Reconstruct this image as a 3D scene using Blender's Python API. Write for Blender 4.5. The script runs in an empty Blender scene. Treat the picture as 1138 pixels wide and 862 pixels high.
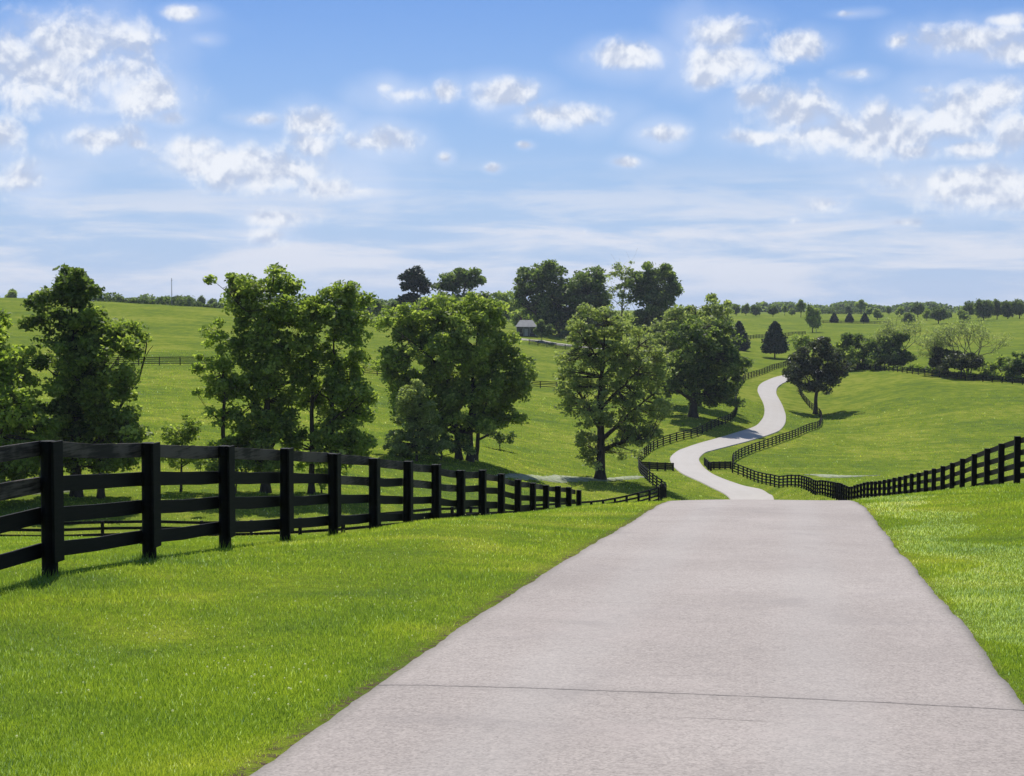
import bpy, math, random
import numpy as np
from mathutils import Vector, Matrix
random.seed(7); RNG = np.random.default_rng(11)
R = math.radians
scene = bpy.context.scene
C = scene.collection

# ------------------------------------------------------------------ camera
F = 1750.0; CU = 569.0; CV = 431.0; EYE = 1.6; PITCH = math.atan(89/1750.0)
cam_d = bpy.data.cameras.new('camera'); cam = bpy.data.objects.new('camera', cam_d); C.objects.link(cam)
cam.location = (0, 0, EYE); cam.rotation_euler = (math.pi/2 - PITCH, 0, 0)
cam_d.sensor_width = 36; cam_d.lens = 36*F/1138.0; cam_d.clip_start = 0.1; cam_d.clip_end = 20000
scene.camera = cam

# ------------------------------------------------------------------ view, sun
scene.view_settings.view_transform = 'Standard'; scene.view_settings.look = 'None'
scene.view_settings.gamma = 1; scene.view_settings.use_curve_mapping = False
scene.view_settings.exposure = 0.30
scene.cycles.max_bounces = 7; scene.cycles.diffuse_bounces = 3; scene.cycles.transmission_bounces = 4; scene.cycles.glossy_bounces = 2; scene.cycles.volume_bounces = 0
SUN_EL, SUN_AZ = R(56), R(-6)          # azimuth measured from +Y towards +X
sun_d = bpy.data.lights.new('sun', 'SUN'); sun_d.energy = 4.2; sun_d.angle = R(0.53); sun_d.color = (1.0, 0.955, 0.88)
sun = bpy.data.objects.new('sun', sun_d); C.objects.link(sun)
sd = Vector((math.sin(SUN_AZ)*math.cos(SUN_EL), math.cos(SUN_AZ)*math.cos(SUN_EL), math.sin(SUN_EL)))
sun.rotation_euler = sd.to_track_quat('Z', 'Y').to_euler()
sun.location = (-20, 60, 80)

def ray(u, v):
    """direction (dx, 1, dz) of a photo pixel"""
    x = (u-CU)/F; y = (CV-v)/F
    c, s = math.cos(PITCH), math.sin(PITCH)
    wy = c + y*s; wz = -s + y*c
    return x/wy, wz/wy

# ------------------------------------------------------------------ node helpers
def nn(nt, t, **kw):
    n = nt.nodes.new(t)
    for k, val in kw.items():
        if k == 'inp':
            for kk, vv in val.items():
                if hasattr(vv, 'is_output') : nt.links.new(vv, n.inputs[kk])
                else: n.inputs[kk].default_value = vv
        else: setattr(n, k, val)
    return n
def math_(nt, op, a, b=0.0, c=0.0, clamp=False):
    n = nn(nt, 'ShaderNodeMath', operation=op, use_clamp=clamp)
    for i, q in enumerate((a, b, c)):
        if hasattr(q, 'is_output'): nt.links.new(q, n.inputs[i])
        else: n.inputs[i].default_value = q
    return n.outputs[0]
def vmath(nt, op, a, b=(0,0,0), c=(0,0,0)):
    n = nn(nt, 'ShaderNodeVectorMath', operation=op)
    for i, q in enumerate((a, b, c)):
        if i >= len(n.inputs): break
        if hasattr(q, 'is_output'): nt.links.new(q, n.inputs[i])
        elif n.inputs[i].type == 'VECTOR': n.inputs[i].default_value = q
    return n.outputs['Value'] if op in ('LENGTH', 'DOT_PRODUCT') else n.outputs['Vector']
def noise(nt, vec, scale, detail=4, rough=0.55, dist=0.0, dim='3D'):
    n = nn(nt, 'ShaderNodeTexNoise', noise_dimensions=dim)
    nt.links.new(vec, n.inputs['Vector'])
    n.inputs['Scale'].default_value = scale; n.inputs['Detail'].default_value = detail
    n.inputs['Roughness'].default_value = rough; n.inputs['Distortion'].default_value = dist
    return n.outputs['Fac']
def ramp(nt, fac, stops, interp='LINEAR'):
    n = nn(nt, 'ShaderNodeValToRGB'); cr = n.color_ramp; cr.interpolation = interp
    nt.links.new(fac, n.inputs[0])
    while len(cr.elements) > 1: cr.elements.remove(cr.elements[-1])
    cr.elements[0].position = stops[0][0]; cr.elements[0].color = (*stops[0][1], 1) if len(stops[0][1]) == 3 else stops[0][1]
    for p, c in stops[1:]:
        e = cr.elements.new(p); e.color = (*c, 1)
    return n.outputs[0]
def smooth(nt, x, a, b, lo=0.0, hi=1.0):
    n = nn(nt, 'ShaderNodeMapRange', interpolation_type='SMOOTHSTEP')
    nt.links.new(x, n.inputs[0])
    for i, q in enumerate((a, b, lo, hi)): n.inputs[i+1].default_value = q
    return n.outputs[0]
def mixc(nt, fac, a, b, mode='MIX'):
    n = nn(nt, 'ShaderNodeMix', data_type='RGBA', blend_type=mode)
    for i, q in ((0, fac), (6, a), (7, b)):
        if hasattr(q, 'is_output'): nt.links.new(q, n.inputs[i])
        elif i == 0: n.inputs[0].default_value = q
        else: n.inputs[i].default_value = (*q, 1)
    return n.outputs[2]

# ------------------------------------------------------------------ world: sky and clouds
W = bpy.data.worlds.new('World'); scene.world = W; W.use_nodes = True
nt = W.node_tree; nt.nodes.clear()
sky = nn(nt, 'ShaderNodeTexSky', sky_type='NISHITA', sun_disc=False)
sky.sun_elevation = SUN_EL; sky.sun_rotation = SUN_AZ
sky.air_density = 1.0; sky.dust_density = 0.35; sky.ozone_density = 2.5; sky.altitude = 250
SKY_STR = 0.085
geo = nn(nt, 'ShaderNodeTexCoord'); D = geo.outputs['Generated']
Dn = vmath(nt, 'NORMALIZE', D)
sep = nn(nt, 'ShaderNodeSeparateXYZ'); nt.links.new(Dn, sep.inputs[0])
az = math_(nt, 'ARCTAN2', sep.outputs[0], sep.outputs[1])
el = math_(nt, 'ARCSINE', sep.outputs[2])
cmb = nn(nt, 'ShaderNodeCombineXYZ'); nt.links.new(az, cmb.inputs[0]); nt.links.new(el, cmb.inputs[1])
P = vmath(nt, 'SCALE', cmb.outputs[0]); P.node.inputs['Scale'].default_value = 17.5
CL = [ # u, v, half width, half height, weight
 (88,50,62,30,1.0),(35,82,58,34,1.0),(125,80,42,28,.95),(70,105,60,24,.55),(10,60,30,30,.8),
 (165,105,38,20,.95),(190,132,18,10,.8),(2,150,18,20,.9),(115,155,50,16,.75),(150,160,16,8,.7),
 (25,200,46,20,.62),(215,165,45,16,.85),(250,180,70,20,.95),(300,190,72,22,.95),(348,138,26,16,1.0),(345,160,26,22,.8),(290,133,26,8,.7),
 (362,208,40,12,.95),(400,212,26,8,.5),(305,242,36,10,.9),(300,262,30,16,.5),
 (423,157,33,14,.9),(430,97,20,10,.6),(455,105,50,12,.55),(495,102,16,12,.85),(558,105,32,14,.95),(618,128,40,13,.92),
 (585,161,8,4,.9),(546,187,8,5,.9),(495,175,8,6,.8),(700,62,36,14,1.0),(808,38,38,20,.95),(808,68,38,20,1.0),(785,88,18,10,.8),
 (885,52,28,14,.95),(735,149,20,10,.9),(697,180,12,5,.95),(648,258,8,8,.6),(200,14,18,7,.85),(228,44,14,6,.4),
 (838,110,26,16,.75),(880,128,40,24,.95),(910,150,58,18,1.0),(850,152,36,10,.85),(985,150,52,24,1.0),(1060,128,42,28,1.0),(1015,168,40,12,.8),
 (1075,166,28,10,.9),(1112,105,32,18,1.0),(1130,148,18,22,.95),(1078,45,50,15,.95),(1120,58,30,14,1.0),(1062,38,14,8,.8),(998,46,14,9,.7),(1120,22,25,7,.7),
 (1095,200,90,14,.95),(1110,218,70,16,.85),(1080,212,60,10,.8),(915,228,30,13,.75),(1000,247,26,6,.6),(885,245,18,6,.4),
 (1030,100,20,7,.5),(950,82,24,8,.4),(948,15,20,4,.4)]
field = None
for (u, v, ru, rv, wgt) in CL:
    dx, dz = ray(u, v)
    a_ = math.atan(dx)*17.5; e_ = math.atan(dz/math.hypot(1, dx))*17.5
    iu, iv = 100.0/(ru*1.22), 100.0/(rv*1.18)
    L = vmath(nt, 'LENGTH', vmath(nt, 'MULTIPLY_ADD', P, (iu, iv, 0), (-a_*iu, -e_*iv, 0)))
    q = math_(nt, 'MULTIPLY_ADD', L, -1.0*(.6+.3*wgt), wgt)
    field = q if field is None else math_(nt, 'SMOOTH_MAX', field, q, 0.15)
Ds = vmath(nt, 'SCALE', Dn); Ds.node.inputs['Scale'].default_value = 17.5
n1 = noise(nt, Ds, 2.2, 7, .57, .2)
n2 = noise(nt, Ds, 0.9, 3, .5)
Dup = vmath(nt, 'ADD', Ds, (-0.03, 0.0, 0.10))
n1b = noise(nt, Dup, 2.2, 4, .55, .2)
dens = math_(nt, 'ADD', math_(nt, 'MULTIPLY', field, 1.15), math_(nt, 'MULTIPLY_ADD', n1, 2.5, -1.23))
cum = smooth(nt, dens, -.12, 0.86, 0, .93)
wisp = smooth(nt, math_(nt, 'ADD', math_(nt, 'MULTIPLY', field, .5), math_(nt, 'MULTIPLY_ADD', n2, 1.4, -.62)), -.40, .5, 0, .42)
# long low bands towards the horizon
band_v = vmath(nt, 'MULTIPLY', Ds, (.45, .45, 3.2))
nb = noise(nt, band_v, 1.1, 6, .6, .4)
low = smooth(nt, el, R(6.0), R(2.4))
high0 = smooth(nt, el, R(-.5), R(.8), .45, 1)
band = math_(nt, 'MULTIPLY', math_(nt, 'MULTIPLY', smooth(nt, nb, .38, .64, .06, .95), low), high0)
shade = smooth(nt, math_(nt, 'SUBTRACT', n1, n1b), -.11, .09)
thick = smooth(nt, dens, .2, 1.0)
cloudcol = mixc(nt, shade, (.38, .44, .58), (.78, .79, .81))
cloudcol = mixc(nt, math_(nt, 'MULTIPLY', thick, .25), cloudcol, (.60, .66, .78))
hs = nn(nt, 'ShaderNodeHueSaturation'); nt.links.new(sky.outputs[0], hs.inputs['Color'])
hs.inputs['Saturation'].default_value = 1.05; hs.inputs['Value'].default_value = SKY_STR
skyc = mixc(nt, 1.0, hs.outputs[0], mixc(nt, smooth(nt, el, R(12), R(32)), (.50, .66, .95), (1.25, 1.2, 1.15)), 'MULTIPLY')
skyc = mixc(nt, smooth(nt, el, R(13), R(0), 0, .85), skyc, (.34, .47, .70))
c1 = mixc(nt, wisp, skyc, (.62, .68, .82))
c2 = mixc(nt, band, c1, (.62, .65, .73))
c3 = mixc(nt, cum, c2, cloudcol)
bg = nn(nt, 'ShaderNodeBackground'); nt.links.new(c3, bg.inputs[0]); bg.inputs[1].default_value = 1.0
out = nn(nt, 'ShaderNodeOutputWorld'); nt.links.new(bg.outputs[0], out.inputs[0])
W.cycles.sampling_method = 'MANUAL'; W.cycles.sample_map_resolution = 512

# ------------------------------------------------------------------ terrain: control points (photo column, row, distance in metres)
CTRL = []
def cp(u, rows):
    for v, Y in rows: CTRL.append((u, v, Y))
def plane_v(Y, s=.0726): return 342 + 1750*(EYE + s*Y)/Y
for u in (-250, 100, 400, 650, 850, 1050, 1400):
    cp(u, [(plane_v(Y), Y) for Y in (3, 6, 9, 12)])
for u in (650, 850, 1050): cp(u, [(plane_v(Y), Y) for Y in (16, 20, 24)])
for u in (760, 850): cp(u, [(569, 28), (560, 31.5), (557, 34.5), (559, 39), (566, 48), (574, 62), (577, 90), (573, 120)])
cp(940, [(569, 28), (560, 31.5), (557, 34.5), (558.5, 39), (562, 48), (563, 62)])
cp(840, [(564, 148), (556.5, 166)]); cp(868, [(565, 140)]); cp(780, [(564, 140), (556, 160)])
# left verge and left fence line
cp(475, [(579, 24)]); cp(560, [(572, 28), (577, 36)]); cp(645, [(564.5, 31.5), (568, 38)]); cp(700, [(560, 32), (562, 38)])
for u, v, Y in ((52,640,14.9),(163,621.5,17.2),(248,609,19.5),(315,602,21.8),(368,596,24.1),(411,592,26.3),(443,590,28.2),(475,588,30.4),
                (502,588,32.6),(525,589,34.7),(563,588,38.9),(601,588,44.1),(645,587,52.3)):
    CTRL.append((u, v, Y))
cp(-250, [(690, 14), (640, 20), (604, 30), (602, 40), (607, 60), (607, 80)])
cp(52, [(611, 21), (598, 29), (600, 40), (606, 60), (606.5, 80), (551, 97), (523, 112), (497, 130), (467, 160), (447, 190), (425, 230), (402, 270), (374, 330), (348, 400), (334, 450), (333, 500), (338, 600)])
cp(250, [(600, 32), (605, 60), (606, 80), (553, 98), (520, 120), (487, 150), (450, 200), (406, 268), (381, 330), (356, 400), (344, 450), (344, 500), (346, 600)])
cp(400, [(594, 36), (598, 55), (603, 80), (560, 98), (532, 120), (500, 150), (463, 200), (420, 270), (395, 330), (373, 400), (360, 450), (356, 520)])
cp(520, [(596, 60), (598, 80), (575, 105), (540, 128), (512, 150), (481, 200), (441, 270), (414, 330), (387, 400), (369, 450), (362, 520)])
cp(600, [(592, 60), (592, 80), (580, 105), (550, 130), (527, 158), (498, 200), (465, 250), (444, 290), (428, 330), (397, 400), (375, 445), (368, 520)])
cp(667, [(589, 60), (585, 90), (575, 115), (556, 140), (533, 165), (505, 200), (470, 250), (446, 290), (428, 330), (402, 400), (380, 450), (370, 520)])
cp(739, [(554, 131)]); cp(718, [(534, 168)]); cp(709, [(521, 195)]); cp(703, [(500, 220)])
cp(770, [(499, 222), (466, 250), (438, 300), (413, 350), (391, 420), (376, 500), (363, 620), (354, 750)])
for u, v, Y in ((832,555.6,168),(805,540.9,180),(775,527,193),(761,512.4,207),(776.6,499.3,222),(796.8,493.9,230),(822.9,486.8,240),
                (856,473.7,262),(861.3,463,281),(859.6,451.2,300),(852.3,435.8,325),(862.7,423.9,343),(890,415,358),(935,408,372)):
    CTRL.append((u, v, Y))
cp(860, [(399, 430), (385, 500), (368, 620), (354, 750), (350, 900)])
cp(905, [(533, 186), (507, 220), (485, 255), (460, 300), (432, 335)])
# right fence line and right field
cp(1138, [(plane_v(18)-3, 18), (570, 26), (547, 34), (538.5, 38.5)]); cp(1085, [(542, 38), (549, 48)]); cp(1040, [(547, 37), (559, 58)])
cp(1000, [(551, 36), (561, 70)]); cp(955, [(557, 34.5)]); cp(963, [(560, 92)]); cp(938, [(556.5, 112)]); cp(926, [(553, 122)]); cp(913, [(549.5, 133)]); cp(901, [(545.5, 145)])
cp(890, [(541.5, 155)]); cp(875, [(540.5, 164)]); cp(858, [(539, 173)]); cp(840, [(535, 183)]); cp(823, [(528, 193)])
cp(1000, [(566, 110), (548, 150), (530, 188), (506, 222), (480, 258), (440, 305), (412, 345), (398, 400), (382, 500), (365, 650)])
cp(1138, [(550, 48), (558, 62), (566, 90), (563, 120), (545, 155), (525, 190), (495, 230), (462, 268), (426, 310), (404, 370), (380, 480), (358, 650), (352, 760)])
cp(1400, [(540, 38), (550, 60), (560, 90), (545, 150), (520, 190), (460, 260), (420, 310), (400, 370), (352, 600), (345, 760)])
cp(-250, [(551, 97), (497, 130), (447, 190), (402, 260), (345, 380), (325, 450), (325, 500), (335, 650)])
for u in (-250, 52, 250, 450, 650, 850, 1040, 1138, 1400): cp(u, [(348.5, 1000), (346, 1600), (345, 3000), (344.5, 6500)])

def warp(X, Y):
    Yp = np.maximum(Y, 0.0); Rr = np.sqrt(Yp*Yp + 36.0)
    a = X/Rr; a = np.clip(a, -.55, .55)
    return a*4.0, np.log(Rr)*1.6
_cx, _cy, _cg = [], [], []
for u, v, Y in CTRL:
    dx, dz = ray(u, v); _cx.append(dx*Y); _cy.append(Y); _cg.append(-(EYE + dz*Y)/Y)
_cx, _cy, _cg = map(np.array, (_cx, _cy, _cg))
_pa, _pb = warp(_cx, _cy)
def _K(d2): return 0.5*d2*np.log(d2 + 1e-12)
_n = len(_cg)
_A = np.zeros((_n+3, _n+3)); d2 = (_pa[:,None]-_pa[None])**2 + (_pb[:,None]-_pb[None])**2
_A[:_n,:_n] = _K(d2) + np.eye(_n)*1.5e-4
_A[:_n,_n] = 1; _A[:_n,_n+1] = _pa; _A[:_n,_n+2] = _pb; _A[_n:,:_n] = _A[:_n,_n:].T
_w = np.linalg.lstsq(_A, np.concatenate([_cg, [0,0,0]]), rcond=None)[0]
def H(X, Y):
    """ground height in metres"""
    X = np.asarray(X, float); Y = np.asarray(Y, float); sh = np.broadcast(X, Y).shape
    X = np.broadcast_to(X, sh).ravel(); Y = np.broadcast_to(Y, sh).ravel()
    a, b = warp(X, Y); g = np.empty(len(a))
    for i in range(0, len(a), 40000):
        s_ = slice(i, i+40000)
        d = (a[s_,None]-_pa[None])**2 + (b[s_,None]-_pb[None])**2
        g[s_] = _K(d) @ _w[:_n] + _w[_n] + _w[_n+1]*a[s_] + _w[_n+2]*b[s_]
    z = -g*Y
    k = np.clip((Y-200)/80, 0, 1)
    z = z + k*.16*(np.sin(X*.21+Y*.05)*np.sin(Y*.17-X*.03) + .6*np.sin(X*.09+1)*np.sin(Y*.08+2))
    return z.reshape(sh)
def h1(x, y): return float(H(np.array([x]), np.array([y]))[0])
def ground(u, v, Y0, lo=.8, hi=1.25):
    """where the line of sight through (u, v) meets the ground near distance Y0"""
    dx, dz = ray(u, v); Ys = np.linspace(Y0*lo, Y0*hi, 160)
    e = H(dx*Ys, Ys) - (EYE + dz*Ys)
    sgn = np.nonzero(np.diff(np.sign(e)))[0]
    if len(sgn):
        i = sgn[np.argmin(abs(Ys[sgn]-Y0))]; t = e[i]/(e[i]-e[i+1]); Y = Ys[i]+t*(Ys[i+1]-Ys[i])
    else:
        Y = Ys[np.argmin(np.abs(e) + .02*abs(Ys-Y0))]
    X = dx*Y
    return Vector((X, Y, h1(X, Y)))
def at(u, v, Y):
    dx, dz = ray(u, v); return Vector((dx*Y, Y, EYE + dz*Y))

# ------------------------------------------------------------------ object helpers
def tag(o, label=None, cat=None, group=None, kind=None):
    if label: o['label'] = label
    if cat: o['category'] = cat
    if group: o['group'] = group
    if kind: o['kind'] = kind
    return o
def empty(name, loc):
    o = bpy.data.objects.new(name, None); C.objects.link(o); o.location = loc; o.empty_display_size = .5; return o
def mesh_np(name, V, faces, mat, parent=None, smooth_=False, attr=None, offset=None):
    """V (n,3); faces (m,k) int array"""
    V = np.asarray(V, np.float32); faces = np.asarray(faces, np.int32)
    if offset is not None: V = V - np.array(offset, np.float32)
    me = bpy.data.meshes.new(name); m, k = faces.shape
    me.vertices.add(len(V)); me.vertices.foreach_set('co', V.ravel())
    me.loops.add(m*k); me.loops.foreach_set('vertex_index', faces.ravel())
    me.polygons.add(m); me.polygons.foreach_set('loop_start', np.arange(0, m*k, k, dtype=np.int32))
    me.polygons.foreach_set('loop_total', np.full(m, k, np.int32))
    if smooth_: me.polygons.foreach_set('use_smooth', np.ones(m, bool))
    me.update(calc_edges=True)
    if attr is not None:
        for nm, arr in attr.items():
            at_ = me.attributes.new(nm, 'FLOAT', 'POINT'); at_.data.foreach_set('value', np.asarray(arr, np.float32))
    me.materials.append(mat)
    o = bpy.data.objects.new(name, me); C.objects.link(o)
    if parent is not None: o.parent = parent
    return o
class MB:
    def __init__(s): s.V = []; s.Fq = []
    def quadbox(s, c8, faces=((0,3,2,1),(4,5,6,7),(0,1,5,4),(1,2,6,5),(2,3,7,6),(3,0,4,7))):
        b = len(s.V); s.V += [tuple(p) for p in c8]; s.Fq += [tuple(b+i for i in f) for f in faces]
    def box(s, c, size, M=None):
        x, y, z = (q/2 for q in size)
        pts = [Vector((sx*x, sy*y, sz*z)) for sz in (-1,1) for sx, sy in ((-1,-1),(1,-1),(1,1),(-1,1))]
        c = Vector(c); s.quadbox([(c + (M @ p if M is not None else p)) for p in pts])
    def beam(s, a, b, w, t, side=None, jit=0):
        """board from a to b: w tall, t thick; side is the horizontal normal"""
        a = Vector(a); b = Vector(b); d = (b-a).normalized()
        sd_ = Vector((-d.y, d.x, 0)).normalized() if side is None else side
        up = sd_.cross(d).normalized()
        if up.z < 0: up = -up
        pts = []
        for k, p in enumerate((a, b)):
            pts.append([p - sd_*t/2 - up*w/2, p + sd_*t/2 - up*w/2, p + sd_*t/2 + up*w/2, p - sd_*t/2 + up*w/2])
        s.quadbox(pts[0]+pts[1])
    def cyl(s, a, b, r0, r1, n=10, cap=True):
        a = Vector(a); b = Vector(b); d = (b-a).normalized(); e = d.orthogonal().normalized(); f = d.cross(e)
        base = len(s.V)
        for p, r in ((a, r0), (b, r1)):
            for i in range(n):
                t = 2*math.pi*i/n; s.V.append(tuple(p + (e*math.cos(t)+f*math.sin(t))*r))
        for i in range(n):
            j = (i+1) % n; s.Fq.append((base+i, base+j, base+n+j, base+n+i))
        if cap: s.Fq.append(tuple(base+n+i for i in range(n)))
    def build(s, name, mat, parent=None, origin=(0,0,0), bevel=0.0, smooth_=False):
        me = bpy.data.meshes.new(name)
        o_ = Vector(origin); me.from_pydata([tuple(Vector(p)-o_) for p in s.V], [], s.Fq); me.update()
        me.materials.append(mat)
        if smooth_: 
            for p in me.polygons: p.use_smooth = True
        o = bpy.data.objects.new(name, me); C.objects.link(o)
        if parent is not None: o.parent = parent
        else: o.location = origin
        if bevel:
            m = o.modifiers.new('bevel', 'BEVEL'); m.width = bevel; m.segments = 2; m.limit_method = 'ANGLE'
        return o
def mat_new(name):
    m = bpy.data.materials.new(name); m.use_nodes = True; t = m.node_tree; t.nodes.clear()
    o = t.nodes.new('ShaderNodeOutputMaterial'); return m, t, o
def principled(t, o, col, rough=.8, bump=None, bstr=.3, bdist=.02, spec=.3):
    p = nn(t, 'ShaderNodeBsdfPrincipled')
    if hasattr(col, 'is_output'): t.links.new(col, p.inputs['Base Color'])
    else: p.inputs['Base Color'].default_value = (*col, 1)
    if hasattr(rough, 'is_output'): t.links.new(rough, p.inputs['Roughness'])
    else: p.inputs['Roughness'].default_value = rough
    p.inputs['Specular IOR Level'].default_value = spec
    if bump is not None:
        b = nn(t, 'ShaderNodeBump'); b.inputs['Strength'].default_value = bstr; b.inputs['Distance'].default_value = bdist
        t.links.new(bump, b.inputs['Height']); t.links.new(b.outputs[0], p.inputs['Normal'])
    t.links.new(p.outputs[0], o.inputs[0]); return p

# ------------------------------------------------------------------ materials
def grass_color(t, vec):
    """turf colour from world position (shared by the ground sheet and the blades)"""
    big = noise(t, vec, .045, 4, .6)
    mid = noise(t, vec, .55, 5, .6, .4)
    st = vmath(t, 'MULTIPLY', vec, (.03, .16, 0)); streak = noise(t, st, 1.0, 6, .65, .6)
    st2 = vmath(t, 'MULTIPLY', vec, (.10, .9, 0)); streak2 = noise(t, st2, 1.0, 4, .6, .3)
    v = math_(t, 'ADD', math_(t, 'MULTIPLY', big, .34), math_(t, 'MULTIPLY', mid, .38))
    v = math_(t, 'ADD', v, math_(t, 'ADD', math_(t, 'MULTIPLY', streak, .22), math_(t, 'MULTIPLY', streak2, .10)))
    v = math_(t, 'MULTIPLY_ADD', v, 1.4, -.21)
    return ramp(t, v, [(.36, (.100, .165, .034)), (.46, (.136, .210, .028)), (.53, (.172, .246, .028)), (.62, (.245, .300, .045))]), v
def make_ground_mat():
    m, t, o = mat_new('turf')
    tc = nn(t, 'ShaderNodeTexCoord'); vec = tc.outputs['Object']
    col, v = grass_color(t, vec)
    fine = noise(t, vec, 6.0, 5, .7); fine2 = noise(t, vec, 28.0, 3, .7)
    f = math_(t, 'ADD', math_(t, 'MULTIPLY', fine, .6), math_(t, 'MULTIPLY', fine2, .4))
    k = ramp(t, f, [(.32, (.60, .62, .6)), (.5, (1, 1, 1)), (.68, (1.35, 1.3, 1.25))])
    col = mixc(t, 1.0, col, k, 'MULTIPLY')
    ht = noise(t, vec, 3.0, 6, .75)
    colf = mixc(t, 1.0, col, (.88, .81, .90), 'MULTIPLY')
    ed = nn(t, 'ShaderNodeAttribute', attribute_name='edge'); sn = noise(t, vec, 12, 4, .7)
    em = math_(t, 'MULTIPLY', ed.outputs['Fac'], smooth(t, sn, .45, .62)); colf = mixc(t, em, colf, (.10, .075, .05))
    principled(t, o, colf, .95, ht, .9, .12, spec=0.0)
    return m
def make_leaf(name, c1, c2, c3=None, trans=.38, rough=.55, vary=True):
    m, t, o = mat_new(name)
    a = nn(t, 'ShaderNodeAttribute', attribute_name='tint')
    col = ramp(t, a.outputs['Fac'], [(0, c1), (.6, c2), (1, c3 or c2)])
    d = nn(t, 'ShaderNodeBsdfPrincipled'); t.links.new(col, d.inputs['Base Color'])
    d.inputs['Roughness'].default_value = rough; d.inputs['Specular IOR Level'].default_value = .2
    tr = nn(t, 'ShaderNodeBsdfTranslucent')
    tcol = mixc(t, 1.0, col, (1.35, 1.45, .6), 'MULTIPLY'); t.links.new(tcol, tr.inputs[0])
    mx = nn(t, 'ShaderNodeMixShader'); mx.inputs[0].default_value = trans
    t.links.new(d.outputs[0], mx.inputs[1]); t.links.new(tr.outputs[0], mx.inputs[2]); t.links.new(mx.outputs[0], o.inputs[0])
    return m
def make_blade():
    m, t, o = mat_new('grass_blade')
    tc = nn(t, 'ShaderNodeTexCoord'); col, v = grass_color(t, tc.outputs['Object'])
    a = nn(t, 'ShaderNodeAttribute', attribute_name='tint')
    k = ramp(t, a.outputs['Fac'], [(0, (.62, .70, .60)), (.5, (1.05, 1.05, 1.0)), (.86, (1.35, 1.25, 1.05)), (.93, (2.0, 1.75, 5)), (1, (2.3, 2.1, 9))])
    col = mixc(t, 1.0, col, k, 'MULTIPLY')
    col = mixc(t, 1.0, col, (1.86, 1.68, 2.1), 'MULTIPLY')
    d = nn(t, 'ShaderNodeBsdfPrincipled'); t.links.new(col, d.inputs['Base Color']); d.inputs['Roughness'].default_value = .5
    d.inputs['Specular IOR Level'].default_value = .12
    tr = nn(t, 'ShaderNodeBsdfTranslucent'); t.links.new(mixc(t, 1.0, col, (1.35, 1.4, .7), 'MULTIPLY'), tr.inputs[0])
    mx = nn(t, 'ShaderNodeMixShader'); mx.inputs[0].default_value = .45
    t.links.new(d.outputs[0], mx.inputs[1]); t.links.new(tr.outputs[0], mx.inputs[2]); t.links.new(mx.outputs[0], o.inputs[0])
    return m
def make_bark(name, c1, c2):
    m, t, o = mat_new(name); tc = nn(t, 'ShaderNodeTexCoord')
    v = noise(t, vmath(t, 'MULTIPLY', tc.outputs['Object'], (1, 1, .25)), 5, 5, .65)
    principled(t, o, ramp(t, v, [(.3, c1), (.7, c2)]), .9, v, .7, .05, .15); return m
def make_fence_mat(name, c1, c2, worn, amount):
    m, t, o = mat_new(name); tc = nn(t, 'ShaderNodeTexCoord'); vec = tc.outputs['Object']
    g = noise(t, vmath(t, 'MULTIPLY', vec, (1.2, 1.2, 22)), 2.0, 6, .65)
    big = noise(t, vec, 1.1, 4, .6)
    col = ramp(t, g, [(.3, c1), (.7, c2)])
    col = mixc(t, smooth(t, math_(t, 'ADD', math_(t, 'MULTIPLY', big, .6), math_(t, 'MULTIPLY', g, .4)), .62-amount, .74-amount, 0, .8), col, worn)
    principled(t, o, col, .7, g, .55, .008, .15); return m
M = {}
M['turf'] = make_ground_mat(); M['blade'] = make_blade()
M['leaf_light'] = make_leaf('leaf_light', (.190,.260,.055), (.320,.400,.095), (.500,.550,.190), .56)
M['leaf_mid']   = make_leaf('leaf_mid',   (.130,.185,.050), (.270,.335,.088), (.490,.540,.210), .54)
M['leaf_dark']  = make_leaf('leaf_dark',  (.070,.108,.036), (.150,.205,.064), (.310,.360,.140), .50)
M['leaf_grey']  = make_leaf('leaf_grey',  (.180,.220,.095), (.290,.335,.150), (.460,.490,.270), .54)
M['leaf_plum']  = make_leaf('leaf_plum',  (.034,.044,.024), (.072,.086,.042), (.200,.215,.150), .34, .4)
M['leaf_conifer'] = make_leaf('leaf_conifer', (.016,.034,.020), (.030,.056,.028), (.055,.085,.040), .15)
M['bark'] = make_bark('bark', (.028,.022,.017), (.075,.062,.050))
M['bark_pale'] = make_bark('bark_pale', (.06,.055,.045), (.20,.185,.16))
M['fence'] = make_fence_mat('fence_black_paint', (.004,.004,.004), (.010,.009,.009), (.030,.026,.024), .02)
M['rail_worn'] = make_fence_mat('rail_weathered_paint', (.012,.010,.009), (.036,.030,.027), (.13,.108,.094), .17)
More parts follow.
